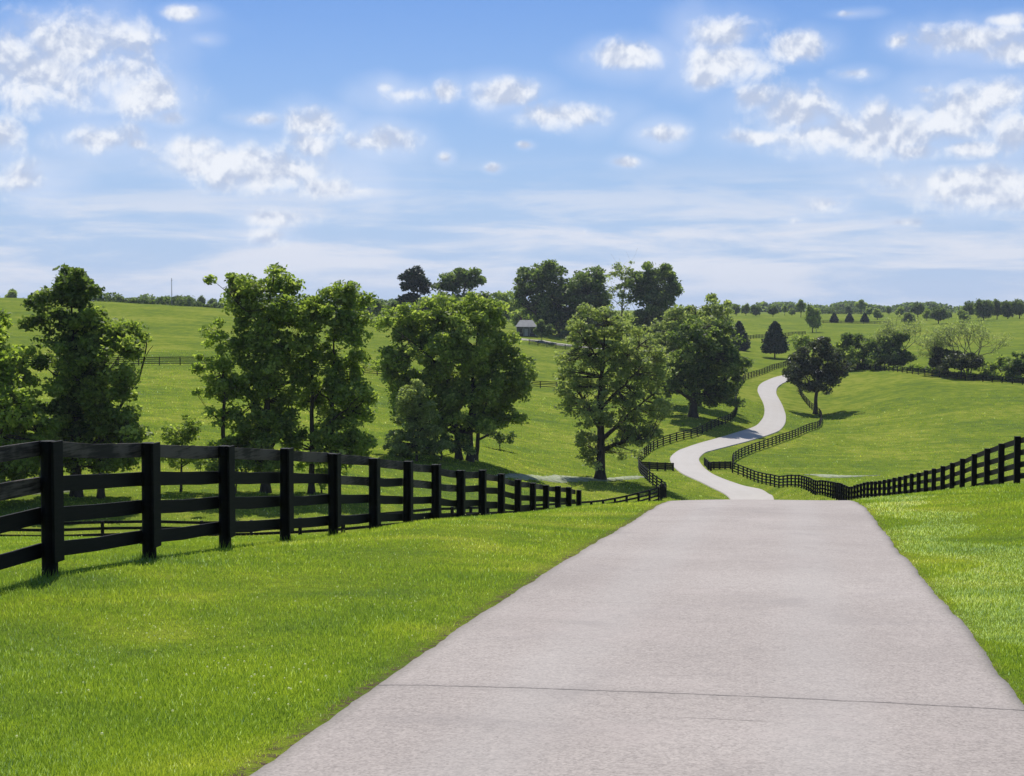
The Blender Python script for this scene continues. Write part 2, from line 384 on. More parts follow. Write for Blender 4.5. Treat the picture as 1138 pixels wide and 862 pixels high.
def make_road():
    m, t, o = mat_new('worn_asphalt'); tc = nn(t, 'ShaderNodeTexCoord'); vec = tc.outputs['Object']
    big = noise(t, vec, .35, 4, .6); grain = noise(t, vec, 55, 3, .8); grain2 = noise(t, vec, 14, 4, .7)
    vor = nn(t, 'ShaderNodeTexVoronoi'); t.links.new(vec, vor.inputs['Vector']); vor.inputs['Scale'].default_value = 70
    base = ramp(t, big, [(.3, (.300,.262,.240)), (.5, (.338,.296,.271)), (.7, (.375,.331,.304))])
    k = math_(t, 'ADD', math_(t, 'MULTIPLY', grain, .5), math_(t, 'ADD', math_(t, 'MULTIPLY', grain2, .25), math_(t, 'MULTIPLY', vor.outputs['Color'], .25)))
    col = mixc(t, 1.0, base, ramp(t, k, [(.34, (.70,.70,.70)), (.5, (1,1,1)), (.66, (1.26,1.26,1.25))]), 'MULTIPLY')
    ac = nn(t, 'ShaderNodeAttribute', attribute_name='across').outputs['Fac']
    track = smooth(t, math_(t, 'ABSOLUTE', math_(t, 'SUBTRACT', math_(t, 'ABSOLUTE', ac), .42)), .24, .04)
    sv = noise(t, vmath(t, 'MULTIPLY', vec, (1.2, .35, 1)), 1.0, 5, .65)
    col = mixc(t, math_(t, 'MULTIPLY', track, math_(t, 'MULTIPLY', sv, .45)), col, (.40,.375,.355))
    col = mixc(t, math_(t, 'MULTIPLY', smooth(t, noise(t, vec, .8, 6, .7, .5), .53, .70), .34), col, (.24,.215,.205))
    col = mixc(t, math_(t, 'MULTIPLY', smooth(t, noise(t, vmath(t, 'ADD', vec, (7,3,0)), .5, 5, .7), .52, .68), .30), col, (.42,.36,.335))
    col = mixc(t, math_(t, 'MULTIPLY', smooth(t, math_(t, 'ABSOLUTE', ac), .93, .995), .45), col, (.20,.18,.155))
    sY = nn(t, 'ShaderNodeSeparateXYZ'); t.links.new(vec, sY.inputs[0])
    col = mixc(t, smooth(t, sY.outputs[1], 90, 175, 0, .55), col, (.52,.495,.46))  # far lane painted paler, standing in for its brightness at a grazing angle
    sp = smooth(t, noise(t, vec, 22, 2, .5), .70, .76); col = mixc(t, math_(t, 'MULTIPLY', sp, .5), col, (.13,.12,.11))
    # transverse cracks
    s = nn(t, 'ShaderNodeSeparateXYZ'); t.links.new(vec, s.inputs[0])
    def crack(p0, p1, w, wob, lo=None, hi=None):
        mm = (p1.y-p0.y)/(p1.x-p0.x); c0 = p0.y-mm*p0.x
        wv = noise(t, vmath(t, 'MULTIPLY', vec, (1, 0, 0)), 3.0, 6, .7)
        d = math_(t, 'SUBTRACT', s.outputs[1], math_(t, 'MULTIPLY_ADD', s.outputs[0], mm, c0))
        d = math_(t, 'ABSOLUTE', math_(t, 'ADD', d, math_(t, 'MULTIPLY_ADD', wv, wob, -wob/2)))
        wn = noise(t, vec, 9, 3, .6)
        r = smooth(t, math_(t, 'DIVIDE', d, math_(t, 'MULTIPLY', wn, 2)), w, w*.25)
        if lo is not None: r = math_(t, 'MULTIPLY', r, math_(t, 'MULTIPLY', smooth(t, s.outputs[0], lo, lo+.12), smooth(t, s.outputs[0], hi, hi-.12)))
        return r
    a = ground(410, 763, 9.5); b = ground(1138, 792, 8.8)
    ck = crack(a, b, .022, .10)
    ck2 = crack(ground(745, 803, 8.4), ground(865, 809, 8.3), .012, .05, ground(745, 803, 8.4).x, ground(865, 809, 8.3).x)
    near_ck = crack(a, b, .22, .10)
    ck3 = crack(ground(640, 672, 13.6), ground(780, 676, 13.4), .012, .08, ground(640, 672, 13.6).x, ground(780, 676, 13.4).x)
    col = mixc(t, math_(t, 'MULTIPLY', near_ck, .16), col, (.20,.18,.17))
    tot = math_(t, 'MAXIMUM', math_(t, 'MULTIPLY', ck, .7), math_(t, 'MAXIMUM', math_(t, 'MULTIPLY', ck2, .55), math_(t, 'MULTIPLY', ck3, .22)))
    col = mixc(t, tot, col, (.05,.045,.042))
    principled(t, o, col, .88, grain2, .35, .01, .2); return m
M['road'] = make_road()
def simple(name, c1, c2, sc=4, rough=.85, bump=.3):
    m, t, o = mat_new(name); tc = nn(t, 'ShaderNodeTexCoord'); v = noise(t, tc.outputs['Object'], sc, 5, .65)
    principled(t, o, ramp(t, v, [(.3, c1), (.7, c2)]), rough, v, bump, .03, .25); return m
M['gravel'] = simple('pale_gravel', (.22,.21,.17), (.46,.44,.38), 1.2)
M['stone'] = simple('creek_stone', (.10,.14,.04), (.40,.41,.30), 1.4)
M['roof'] = simple('pale_roof', (.20,.20,.20), (.30,.30,.30), 1.5, .95, .1)
M['wall'] = simple('house_wall', (.05,.045,.04), (.09,.08,.07), 2)
M['trim'] = simple('white_trim', (.34,.34,.32), (.46,.46,.44), 3, .6, .1)
M['brick'] = simple('chimney_brick', (.07,.04,.035), (.12,.07,.055), 5)
M['pane'] = simple('window_glass', (.02,.025,.03), (.03,.035,.04), 1, .08, 0)
M['metal'] = simple('pole_steel', (.10,.10,.10), (.16,.16,.16), 3, .5, .1)
M['petal'] = make_leaf('clover_petal', (.75,.74,.62), (.80,.80,.70), None, .5)

# ------------------------------------------------------------------ the road line
PATH = [(-.66+.178*Y + (.08 if Y < 5 else .02 if Y < 15 else 0), Y) for Y in (-30, -15, 0, 10, 20, 32)]
PATH += [(9.3, 58), (13.3, 85), (17.9, 115), (22.4, 145)]
ROADPX = [(832,555.6,168),(805,540.9,180),(775,527,193),(763,516,203),(761,509,211),(768,502.5,218),(776.6,499.3,222),(796.8,493.9,230),(822.9,486.8,240),(841.8,480.8,250),
          (856,473.7,262),(861.3,463,281),(859.6,451.2,300),(854.9,441.7,315),(852.3,435.8,325),(854.2,429.3,335),(862.7,423.9,343),(872.2,419.9,350),
          (890,415.5,358),(912,412,365),(935,409,371),(962,405,380),(1000,401,390)]
for p in ROADPX:
    g_ = ground(*p, lo=.93, hi=1.07); PATH.append((g_.x, g_.y))
def catmull(pts, step_fn):
    P_ = [np.array(p, float) for p in pts]; P_ = [2*P_[0]-P_[1]] + P_ + [2*P_[-1]-P_[-2]]
    out_ = []
    for i in range(1, len(P_)-2):
        p0, p1, p2, p3 = P_[i-1:i+3]; L = np.linalg.norm(p2-p1); n = max(2, int(L/step_fn(p1)))
        for k in range(n):
            t = k/n
            out_.append(.5*((2*p1)+(-p0+p2)*t+(2*p0-5*p1+4*p2-p3)*t*t+(-p0+3*p1-3*p2+p3)*t**3))
    out_.append(P_[-2]); return np.array(out_)
RC = catmull(PATH, lambda p: .12 if p[1] < 40 else .8)
def road_hw(Y): return np.interp(Y, [6, 12, 40, 160, 220, 400], [1.89, 1.99, 1.99, 1.95, 1.92, 1.95])
def road_dist(X, Y):
    """distance from the road's centre line, minus half its width"""
    d = np.full(X.shape, 1e9)
    sub = RC[::4] if len(RC) > 400 else RC
    sel = (Y < 420) & (Y > -35) & (X > -12) & (X < 130)
    xs, ys = X[sel], Y[sel]; r = np.full(xs.shape, 1e9)
    for i in range(0, len(xs), 20000):
        s_ = slice(i, i+20000)
        a_, b_ = sub[:-1], sub[1:]; ab = b_-a_; L2 = (ab**2).sum(1)
        px = xs[s_,None]-a_[None,:,0]; py = ys[s_,None]-a_[None,:,1]
        t = np.clip((px*ab[:,0]+py*ab[:,1])/L2, 0, 1)
        r[s_] = np.sqrt(((px-t*ab[:,0])**2+(py-t*ab[:,1])**2).min(1))
    d[sel] = r - road_hw(ys); return d

# ------------------------------------------------------------------ ground sheet
def build_ground():
    k = math.asinh(3000/3.0); tx = np.linspace(-1, 1, 561); xs = 3.0*np.sinh(k*tx) + 1.0
    k2 = math.asinh(6500/8.0); yp = 8*np.sinh(k2*np.linspace(0, 1, 880)); yn = -8*np.sinh(k2*np.linspace(0, 1, 880)[1:260])[::-1]
    ys = np.concatenate([yn[yn > -60], yp])
    X, Y = np.meshgrid(xs, ys); X = X.ravel(); Y = Y.ravel()
    Z = H(X, Y)
    rd = road_dist(X, Y)
    depth = np.interp(Y, [0, 40, 150], [.05, .06, .30]); inset = np.interp(Y, [0, 40, 150], [.16, .3, .7])
    Z = Z - np.where(rd < -inset, depth, 0)
    nx, ny = len(xs), len(ys); i = np.arange(nx-1)[None] + nx*np.arange(ny-1)[:,None]
    F4 = np.stack([i, i+1, i+1+nx, i+nx], -1).reshape(-1, 4)
    o = mesh_np('ground', np.stack([X, Y, Z], 1), F4, M['turf'], smooth_=True, attr={'edge': np.exp(-(np.maximum(rd, 0)/.035)**2)*(Y < 60)}); tag(o, kind='structure')
build_ground()
def build_road():
    T = np.gradient(RC, axis=0); T /= np.linalg.norm(T, axis=1)[:,None]; Nn = np.stack([T[:,1], -T[:,0]], 1)
    hw = road_hw(RC[:,1]); n = len(RC); V = []; fr = np.array([-1.0, -1, -.97, -.8, -.5, -.2, .2, .5, .8, .97, 1, 1])
    lift = np.interp(RC[:,1], [0, 40, 150], [.012, .02, .12])
    s = np.cumsum(np.r_[0, np.linalg.norm(np.diff(RC, axis=0), axis=1)])
    nearf = np.clip((60-RC[:,1])/30, .2, 1)
    def wob(sd_): 
        r_ = np.random.default_rng(sd_).normal(0, 1, n+60); a_ = np.convolve(r_, np.ones(21)/21, 'same')*.014 + np.convolve(r_, np.ones(5)/5, 'same')*.022; return a_[30:30+n]*nearf
    eL = wob(1) - .10*nearf; eR = wob(2)
    for j, f in enumerate(fr):
        off = f*hw
        if j <= 2: off = off - eL - .0
        if j >= len(fr)-3: off = off + eR
        x = RC[:,0]+Nn[:,0]*off; y = RC[:,1]+Nn[:,1]*off
        z = H(x, y) + lift - (.35 if j in (0, len(fr)-1) else 0) + .02*(1-f*f)
        V.append(np.stack([x, y, z], 1))
    k = len(fr); V = np.stack(V, 1).reshape(-1, 3); ac = np.tile(fr, n)
    i = (np.arange(n-1)[:,None]*k + np.arange(k-1)[None]); F4 = np.stack([i, i+1, i+1+k, i+k], -1).reshape(-1, 4)
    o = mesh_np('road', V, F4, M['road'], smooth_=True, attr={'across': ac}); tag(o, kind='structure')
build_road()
def ribbon(name, pts, width, mat, lift=.06, seed=0):
    """a flat strip lying on the ground; pts are (x, y), width in metres per point"""
    P_ = catmull(pts, lambda p: .5); n = len(P_); rg = np.random.default_rng(seed)
    T = np.gradient(P_, axis=0); T /= np.linalg.norm(T, axis=1)[:,None]; Nn = np.stack([T[:,1], -T[:,0]], 1)
    w = np.interp(np.linspace(0, 1, n), np.linspace(0, 1, len(width)), width)
    ks = np.convolve(rg.normal(0, 1, n+8), np.ones(5)/5, 'valid')[:n]; w1 = w*(1+.5*ks); ks = np.convolve(rg.normal(0, 1, n+8), np.ones(5)/5, 'valid')[:n]; w2 = w*(1+.5*ks)
    V = []
    for f, ww, dz in ((-1.15, w1, -.4), (-1, w1, 0), (0, w, .03), (1, w2, 0), (1.15, w2, -.4)):
        x = P_[:,0]+Nn[:,0]*f*ww/2; y = P_[:,1]+Nn[:,1]*f*ww/2
        V.append(np.stack([x, y, H(x, y)+lift+dz], 1))
    V = np.stack(V, 1).reshape(-1, 3); i = (np.arange(n-1)[:,None]*5 + np.arange(4)[None]); F4 = np.stack([i, i+1, i+6, i+5], -1).reshape(-1, 4)
    o = mesh_np(name, V, F4, mat, smooth_=True); tag(o, kind='structure'); return o

def gx(u, v, Y, **k):
    g_ = ground(u, v, Y, **k); return (g_.x, g_.y)
def yx(u, Y): return ((u-569)/F*Y, Y)
ribbon('creek_bed', [gx(545,530,150), gx(585,530.5,156), gx(640,532,160), gx(690,532,166), gx(716,530,170)], [.3, 1.8, 2.6, 2.4, .4], M['stone'], seed=3)
ribbon('creek_bed', [gx(893,527.5,188), gx(915,528,190), gx(935,530,190), gx(955,529,191), gx(978,528.5,192)], [.3, 3.0, 3.6, 2.2, .3], M['stone'], seed=4)
ribbon('creek_bed', [gx(-30,549,98), gx(30,548,98.5), gx(70,546.5,99), gx(92,546,100)], [1.4, 2.2, 2.0, .4], M['stone'], seed=5)
ribbon('driveway', [yx(572,436), yx(600,434), yx(630,432), yx(665,431), yx(700,433)], [2.6, 3.4, 3.6, 3.0, 2.6], M['gravel'], lift=.12, seed=6)

# ------------------------------------------------------------------ fences
def resample(pts, step):
    P_ = catmull(pts, lambda p: .3); s = np.r_[0, np.cumsum(np.linalg.norm(np.diff(P_, axis=0), axis=1))]
    n = max(1, int(round(s[-1]/step))); q = np.linspace(0, s[-1], n+1)
    return np.stack([np.interp(q, s, P_[:,0]), np.interp(q, s, P_[:,1])], 1)
RAILS = (.255, .565, .88, 1.205)
def fence(label, pts, side, spacing=2.5, near=False, height=1.28, rails=RAILS, seed=0, straight=False, nonear=99):
    """post and plank fence; side = +1/-1 puts the planks left or right of the line"""
    rg = random.Random(seed)
    Q = resample(pts, spacing) if not straight else np.array(pts)
    Zs = H(Q[:,0], Q[:,1]); n = len(Q)
    root = empty('plank_fence', (Q[0][0], Q[0][1], Zs[0])); tag(root, label, 'fence', 'black plank fences round the paddocks')
    org = root.location.copy()
    dirs = np.gradient(Q, axis=0); dirs /= np.linalg.norm(dirs, axis=1)[:,None]
    Q3 = [Vector((Q[i][0], Q[i][1], Zs[i])) for i in range(n)]
    nrm = [Vector((-dirs[i][1], dirs[i][0], 0))*side for i in range(n)]
    tops = []
    many = MB()
    for i in range(n):
        b = Q3[i]; h = height + rg.uniform(-.02, .03); tops.append(h); tl = Vector((rg.uniform(-.012, .012), rg.uniform(-.012, .012), 0))
        mb = MB() if i < 100 else many
        if near:
            mb.cyl(b-Vector((0,0,.3)), b+tl+Vector((0,0,h)), .078, .072, 12)
        else:
            mb.box(b+tl/2+Vector((0,0,h/2-.1)), (.15, .15, h+.2), Matrix.Rotation(math.atan2(dirs[i][1], dirs[i][0]), 3, 'Z'))
        if i < 100:
            o = mb.build('post', M['fence'], root, org, bevel=.008 if near else 0)
            if near and i < nonear:
                fb = MB(); c = b + tl - nrm[i]*(-.132)
                d = Vector((dirs[i][0], dirs[i][1], 0))
                M3 = Matrix((d, nrm[i], Vector((0,0,1)))).transposed()
                c2 = b - nrm[i]*.088
                fb.box(c2+Vector((0,0,.14+(h-.14)/2)), (.205, .028, h-.14), M3)
                f = fb.build('face_board', M['fence'], root, org, bevel=.006); f.parent = o
    if many.V: tag(many.build('post', M['fence'], root, org), kind='stuff')
    # planks
    if near:
        jit = [[rg.uniform(-.018, .018) for _ in rails] for _ in range(n)]
        for i in range(n-1):
            for r, z in enumerate(rails):
                mb = MB(); a = Q3[i]+nrm[i]*.095+Vector((0,0,z+jit[i][r])); b = Q3[i+1]+nrm[i+1]*.095+Vector((0,0,z+jit[i+1][r]))
                d = (b-a).normalized(); a = a - d*.0; b = b - d*.004
                mid = (a+b)/2 + Vector((0,0,-rg.uniform(.0, .022))) + nrm[i]*rg.uniform(-.008, .012)
                w = .148+rg.uniform(-.008, .008)
                # bowed plank of four segments sharing rings
                ring = []; sd_ = nrm[i]
                pts_ = [a, a.lerp(mid, .5)+Vector((0,0,rg.uniform(-.004,.004))), mid, mid.lerp(b, .5)+Vector((0,0,rg.uniform(-.004,.004))), b]
                base = 0; V = []; Fq = []
                for p in pts_:
                    ww = w/2+rg.uniform(-.004, .004)
                    V += [p-sd_*.013-Vector((0,0,ww)), p+sd_*.013-Vector((0,0,ww)), p+sd_*.013+Vector((0,0,ww)), p-sd_*.013+Vector((0,0,ww))]
                for k in range(4):
                    for q in range(4): Fq.append((4*k+q, 4*k+(q+1)%4, 4*k+4+(q+1)%4, 4*k+4+q))
                Fq += [(3,2,1,0), (16,17,18,19)]
                mb.V = [tuple(p) for p in V]; mb.Fq = Fq
                mb.build('rail', M['rail_worn'] if (r == 3 or (r == 2 and rg.random() < .25)) else M['fence'], root, org, bevel=.004)
    else:
        for r, z in enumerate(rails):
            V = []; Fq = []
            for i in range(n):
                p = Q3[i]+nrm[i]*.088+Vector((0,0,z+rg.uniform(-.02, .02)))
                V += [p-nrm[i]*.014-Vector((0,0,.072)), p+nrm[i]*.014-Vector((0,0,.072)), p+nrm[i]*.014+Vector((0,0,.072)), p-nrm[i]*.014+Vector((0,0,.072))]
            for k in range(n-1):
                for q in range(4): Fq.append((4*k+q, 4*k+(q+1)%4, 4*k+4+(q+1)%4, 4*k+4+q))
            Fq += [(3,2,1,0), tuple(4*(n-1)+q for q in range(4))]
            mb = MB(); mb.V = [tuple(p) for p in V]; mb.Fq = Fq; mb.build('rail', M['fence'], root, org)
    return root
# near left fence, posts as measured (col -> distance)
z0 = 14.9; LF = []
for k in range(-2, 17):
    Yk = z0 + k*(z0*.155); q_ = 881 - 829*z0/Yk; LF.append((((q_-569)/F)*Yk, Yk))
fence('near black four-plank fence with a weathered top rail running down the left grass verge', LF, +1, near=True, straight=True, seed=2)
# right fence: straight then bending to the bridge
RF = [((822 + 12720/Y_ - 569)/F*Y_, Y_) for Y_ in (31, 36, 41, 46, 54, 64, 76, 90, 102, 112)]
RF += [((u-569)/F*Y_, Y_) for u, Y_ in ((926,122),(913,133),(901,145),(890,155),(875,164),(858,173),(840,183),(827,191),(815,196))]
fence('black plank fence on the right verge sweeping down past the crest to the bridge', RF, -1, seed=3)
F2 = [gx(-60,607,80,lo=.95,hi=1.05), gx(100,607,80,lo=.97,hi=1.03), gx(300,605,80,lo=.97,hi=1.03)] + [((u-569)/F*Y_, Y_) for u, Y_ in ((430,84),(520,92),(600,103),(650,112),(690,119),(718,124),(735,129))]
F2 += [gx(740,553,134), gx(736,547,143), gx(728,541,156), gx(719,533,172), gx(711,524,190), gx(710,517,200)]
fence('low black plank fence along the valley floor behind the near fence, reaching the bridge', F2, +1, seed=4)
L2 = [gx(710,513,204), gx(726,500,217), gx(749,491,227), gx(775,484,236), gx(797,474,247), gx(813,467,257), gx(819,456,270), gx(818,440,292), gx(826,424,325), gx(835,419.5,335), gx(856,412,350), gx(871.5,407.5,362), gx(885,404,372)]
fence('black plank fence on the left bank of the winding road under the dark tree', L2, +1, seed=5)
R2 = [gx(814,520,197), gx(817,512,206), gx(838,502,215), gx(866,492,226), gx(896,480,242), gx(911,474,252), gx(911.5,463,272), gx(899,452,298), gx(889,438,320), gx(889,428,332), gx(905,423,340), gx(927,418,345), gx(944,412,352)]
fence('black plank fence on the right of the winding road, turning at the plum-dark tree', R2, -1, seed=6)
R3 = [gx(944,410,354), gx(969,411,348), gx(1011,415,340), gx(1040,418.5,333), gx(1071,422,325), gx(1105,425,318), gx(1160,430,308)]
fence('long dark fence along the right paddock far edge in front of the round bushes', R3, +1, seed=7)
F3 = [gx(-80,405,252), gx(60,405,258), gx(155,406,262), gx(240,406,268), gx(330,411,275), gx(420,417,285), gx(520,424,300), gx(600,431,318), gx(645,434,322), gx(700,436,322)]
fence('thin dark fence crossing the left hillside pasture halfway up', F3, +1, spacing=3.4, seed=8, height=1.45, rails=(.35,.72,1.05,1.36))
FH = [yx(588,426), yx(615,424), yx(645,423), yx(690,424)]
fence('dark fence in the shade below the farmhouse driveway', FH, +1, seed=9, height=1.4)
FD = [gx(812,379,520), gx(850,375.5,560), gx(895,371.5,600)]
fence('far thin fence crossing the slope behind the two conifers', FD, +1, spacing=4, seed=10, height=1.3)
FE = [gx(905,359.5,700), gx(940,359.5,700), gx(985,359.8,700)]
fence('very far thin fence in front of the row of little conifers', FE, +1, spacing=5, seed=12, height=1.3)
# bridge guards
def bridge_rail(label, pts, seed):
    Q = [ground(*p, lo=.95, hi=1.05) for p in pts]; root = empty('bridge_railing', Q[0]); tag(root, label, 'bridge railing', 'dark guard rails at the little bridge'); org = Q[0].copy()
    n = 4; P_ = [Q[0].lerp(Q[1], i/n) for i in range(n+1)]
    for p in P_:
        mb = MB(); mb.box(p+Vector((0,0,.35)), (.2,.2,1.3)); mb.build('post', M['fence'], root, org)
    for z in (.2, .42, .64, .86):
        mb = MB(); mb.beam(P_[0]+Vector((0,.12,z)), P_[-1]+Vector((0,.12,z)), .2, .05); mb.build('rail', M['fence'], root, org)
bridge_rail('dark timber railing on the left side of the little bridge', [(713,521.5,197), (748,523,199)], 0)
bridge_rail('dark timber railing on the right side of the little bridge', [(787,521.5,199), (812,521,196)], 1)
bridge_rail('dark slanting guard rail at the near right corner of the little bridge', [(783,517,204), (790,523,197)], 2)

# ------------------------------------------------------------------ trees
def leaves_mesh(name, Cn, size, tint, mat, parent, org, up=.25, seed=0, elong=1.6):
    rg = np.random.default_rng(seed); n = len(Cn)
    nrm = rg.normal(0, 1, (n, 3)); nrm /= np.linalg.norm(nrm, axis=1)[:,None]; nrm[:,2] = np.abs(nrm[:,2])+up; nrm /= np.linalg.norm(nrm, axis=1)[:,None]
    t1 = np.cross(nrm, rg.normal(0, 1, (n, 3))); t1 /= np.linalg.norm(t1, axis=1)[:,None]; t2 = np.cross(nrm, t1)
    s = size[:,None]
    V = np.stack([Cn - t1*s*.5*elong, Cn + t2*s*.5 + nrm*s*.12, Cn + t1*s*.5*elong, Cn - t2*s*.5 + nrm*s*.12], 1).reshape(-1, 3)
    Fq = np.arange(n*4).reshape(-1, 4)
    return mesh_np(name, V, Fq, mat, parent, attr={'tint': np.repeat(tint, 4)}, offset=org)
def tubes_mesh(name, tubes, mat, parent, org):
    V = []; Fq = []; b = 0
    for path, rad, n in tubes:
        path = np.asarray(path, float); m = len(path); T = np.gradient(path, axis=0); T /= (np.linalg.norm(T, axis=1)[:,None]+1e-9)
        ref = np.array([.3, .9, .1]); e = np.cross(T, ref); e /= (np.linalg.norm(e, axis=1)[:,None]+1e-9); f = np.cross(T, e)
        th = np.arange(n)*2*math.pi/n
        ring = path[:,None] + (e[:,None]*np.cos(th)[None,:,None] + f[:,None]*np.sin(th)[None,:,None])*np.asarray(rad)[:,None,None]
        V.append(ring.reshape(-1, 3))
        i = b + np.arange(m-1)[:,None]*n; j = np.arange(n)[None]; j2 = (j+1) % n
        Fq.append(np.stack([i+j, i+j2, i+n+j2, i+n+j], -1).reshape(-1, 4)); b += m*n
    return mesh_np(name, np.concatenate(V), np.concatenate(Fq), mat, parent, smooth_=True, offset=org)
def bez(a, b, c, n): 
    t = np.linspace(0, 1, n)[:,None]; return (1-t)**2*a + 2*t*(1-t)*b + t*t*c
def tree(name, label, cat, base, lobes, mat, bark='bark', leaf=.26, clump=.75, dens=1.0, per=90, trunk_r=.28, seed=0, group=None,
         Y=None, limbs=8, stems=None, depth=.55, bare=0.0, flat=.75, kind=None, twigs=True, thin=1.0):
    """base (u, v, Y) or a Vector; lobes (u, v, half width, half height) measured at the tree's distance"""
    rg = np.random.default_rng(seed+100); clump *= .78; leaf *= .70; per = per*.92; dens *= .95
    big = list(lobes); lobes = list(lobes)
    for l in big:
        for _ in range(4):
            t = rg.uniform(-.3, 2*math.pi-.3); q = rg.uniform(.75, 1.02); f_ = rg.uniform(.22, .42)
            if math.sin(t) < -.75: continue
            lobes.append((l[0]+l[2]*q*math.cos(t), l[1]-l[3]*q*math.sin(t), max(l[2], 5)*f_, max(l[3], 4)*f_))
    B = ground(*base) if not isinstance(base, Vector) else base
    Yt = B.y; sc = Yt/F
    root = empty(name, B); tag(root, label, cat, group, kind)
    allr = max(l[2] for l in lobes)*sc; us = [l[0] for l in lobes]; half = ((max(l[0]+l[2] for l in lobes)-min(l[0]-l[2] for l in lobes))/2)*sc
    cl = []; w = []
    for k, l in enumerate(lobes):
        c = np.array(at(l[0], l[1], Yt)); rx, rz = l[2]*sc, l[3]*sc; ry = max(rx, .8*allr)*thin
        dy = rg.uniform(-1, 1)*max(0, half-ry)*depth*1.4 + rg.uniform(-.2, .2)*ry; c[1] += dy
        area = 4*math.pi*((rx*ry)**1.6/3 + (rx*rz)**1.6/3 + (ry*rz)**1.6/3)**(1/1.6)
        n = max(3, int(dens*.62*area/(math.pi*clump**2)*(1 + .35*(min(rx, rz)/clump-1)*.5)))
        d = rg.normal(0, 1, (n, 3)); d /= np.linalg.norm(d, axis=1)[:,None]
        r = 1 - .75*rg.random(n)**1.6
        cl.append(c + d*r[:,None]*np.array([max(rx-clump*.55, .2), max(ry-clump*.55, .2), max(rz-clump*.5, .2)]))
    cl = np.concatenate(cl); nC = len(cl); q_ = cl/(clump*1.5) + seed
    gap = np.sin(q_[:,0]*1.9+np.sin(q_[:,2]*1.3))*np.sin(q_[:,1]*1.7+1)+np.sin(q_[:,2]*2.1+np.sin(q_[:,0]*1.1))*.8
    keep = (cl[:,2] > B.z + .4) & (gap < np.quantile(gap, .79)); cl = cl[keep]; nC = len(cl)
    zr = (cl[:,2].min(), cl[:,2].max())
    # leaves
    npc = np.maximum(8, (per*rg.uniform(.45, 1.35, nC)).astype(int)); idx = np.repeat(np.arange(nC), npc); n = len(idx)
    d = rg.normal(0, 1, (n, 3)); d /= np.linalg.norm(d, axis=1)[:,None]
    rr = clump*rg.uniform(.6, 1.25, nC)[idx]*rg.random(n)**.5
    P_ = cl[idx] + d*rr[:,None]*np.array([1.1, 1.1, flat])
    P_[:,2] -= .12*clump*(rr/clump)**2
    sz = leaf*rg.uniform(.6, 1.3, n)
    tint = np.clip(rg.normal(.45, .15, nC)[idx] + rg.normal(0, .24, n), 0, 1)
    leaves_mesh('crown', P_, sz, tint, mat if not isinstance(mat, str) else M[mat], root, B, seed=seed)
    # wood
    Bn = np.array(B); top = cl[np.argmax(cl[:,2])]; cen = cl.mean(0); H_ = top[2]-Bn[2]
    stems = stems or [(0, 0)]
    tubes = []; nodes = []
    for si, (ou, tilt) in enumerate(stems):
        b0 = Bn + np.array([ou*sc, 0, -.3]); b0[2] = h1(b0[0], b0[1]) - .3
        tt = np.array([cen[0]*.6+top[0]*.4, cen[1], Bn[2]+H_*.9]) if len(stems) == 1 else np.array([b0[0]+tilt*sc, cen[1]+rg.uniform(-.5, .5), Bn[2]+H_*.85])
        ctl = b0 + (tt-b0)*.5; ctl[0] = b0[0]*.8 + tt[0]*.2; ctl[1] = b0[1]*.7+tt[1]*.3
        path = bez(b0, ctl, tt, 16); path[2:,0] += np.cumsum(rg.normal(0, .05*H_/14, 14)); path[2:,1] += np.cumsum(rg.normal(0, .05*H_/14, 14))
        rt = trunk_r*(1 if len(stems) == 1 else .8); f = np.linspace(1, 0, 16); rad = rt*(.12+.88*f**.9); rad[0] *= 1.6; rad[1] *= 1.12
        tubes.append((path, rad, 9)); nodes += [(path[i], rad[i]) for i in range(4, 16)]
        # limbs by farthest-point choice
        cand = cl.copy(); pick = [int(rg.integers(len(cand)))]
        dmin = np.linalg.norm(cand-cand[pick[0]], axis=1)
        for _ in range(limbs-1):
            j = int(np.argmax(dmin*rg.uniform(.7, 1, len(cand)))); pick.append(j); dmin = np.minimum(dmin, np.linalg.norm(cand-cand[j], axis=1))
        for j in pick:
            tgt = cand[j]; hz = np.linalg.norm((tgt-path[8])[:2])
            zst = np.clip(tgt[2]-.75*hz-.05*H_, Bn[2]+.12*H_ if zr[0] < Bn[2]+.3*H_ else zr[0]-.1*H_, Bn[2]+.8*H_)
            i0 = int(np.clip(np.searchsorted(path[:,2], zst), 2, 14)); st = path[i0]
            c_ = st*.45 + tgt*.55; c_[2] += .12*np.linalg.norm(tgt-st)*rg.uniform(-.3, 1.2)
            lp = bez(st, c_, tgt, 9); lp[1:-1] += rg.normal(0, .03*np.linalg.norm(tgt-st)/3, (7, 3))
            r0 = rad[i0]*.62; lr = r0*(1-.82*np.linspace(0, 1, 9)); tubes.append((lp, lr, 6)); nodes += [(lp[i], lr[i]) for i in range(2, 9)]
    if twigs:
        NP = np.array([p for p, r in nodes]); NR = np.array([r for p, r in nodes])
        for c in cl:
            dd = np.linalg.norm(NP-c, axis=1) + .6*np.maximum(0, NP[:,2]-c[2]); j = int(np.argmin(dd))
            if dd[j] < .15: continue
            m_ = NP[j]*.5+c*.5 + rg.normal(0, .08*dd[j], 3); r0 = min(NR[j]*.55, .012+.022*dd[j])
            tubes.append((bez(NP[j], m_, c, 5), np.linspace(r0, .012, 5), 4))
    if bare:
        for _ in range(int(bare)):
            j = int(rg.integers(len(nodes))); p, r = nodes[j]; dr = rg.normal(0, 1, 3); dr[2] = abs(dr[2])*1.2+.4; dr /= np.linalg.norm(dr); L = rg.uniform(.12, .3)*H_
            lp = bez(p, p+dr*L*.5+rg.normal(0, .1*L, 3), p+dr*L, 6); tubes.append((lp, np.linspace(min(r*.5, .06), .015, 6), 4))
    tubes_mesh('trunk', tubes, M[bark], root, B)
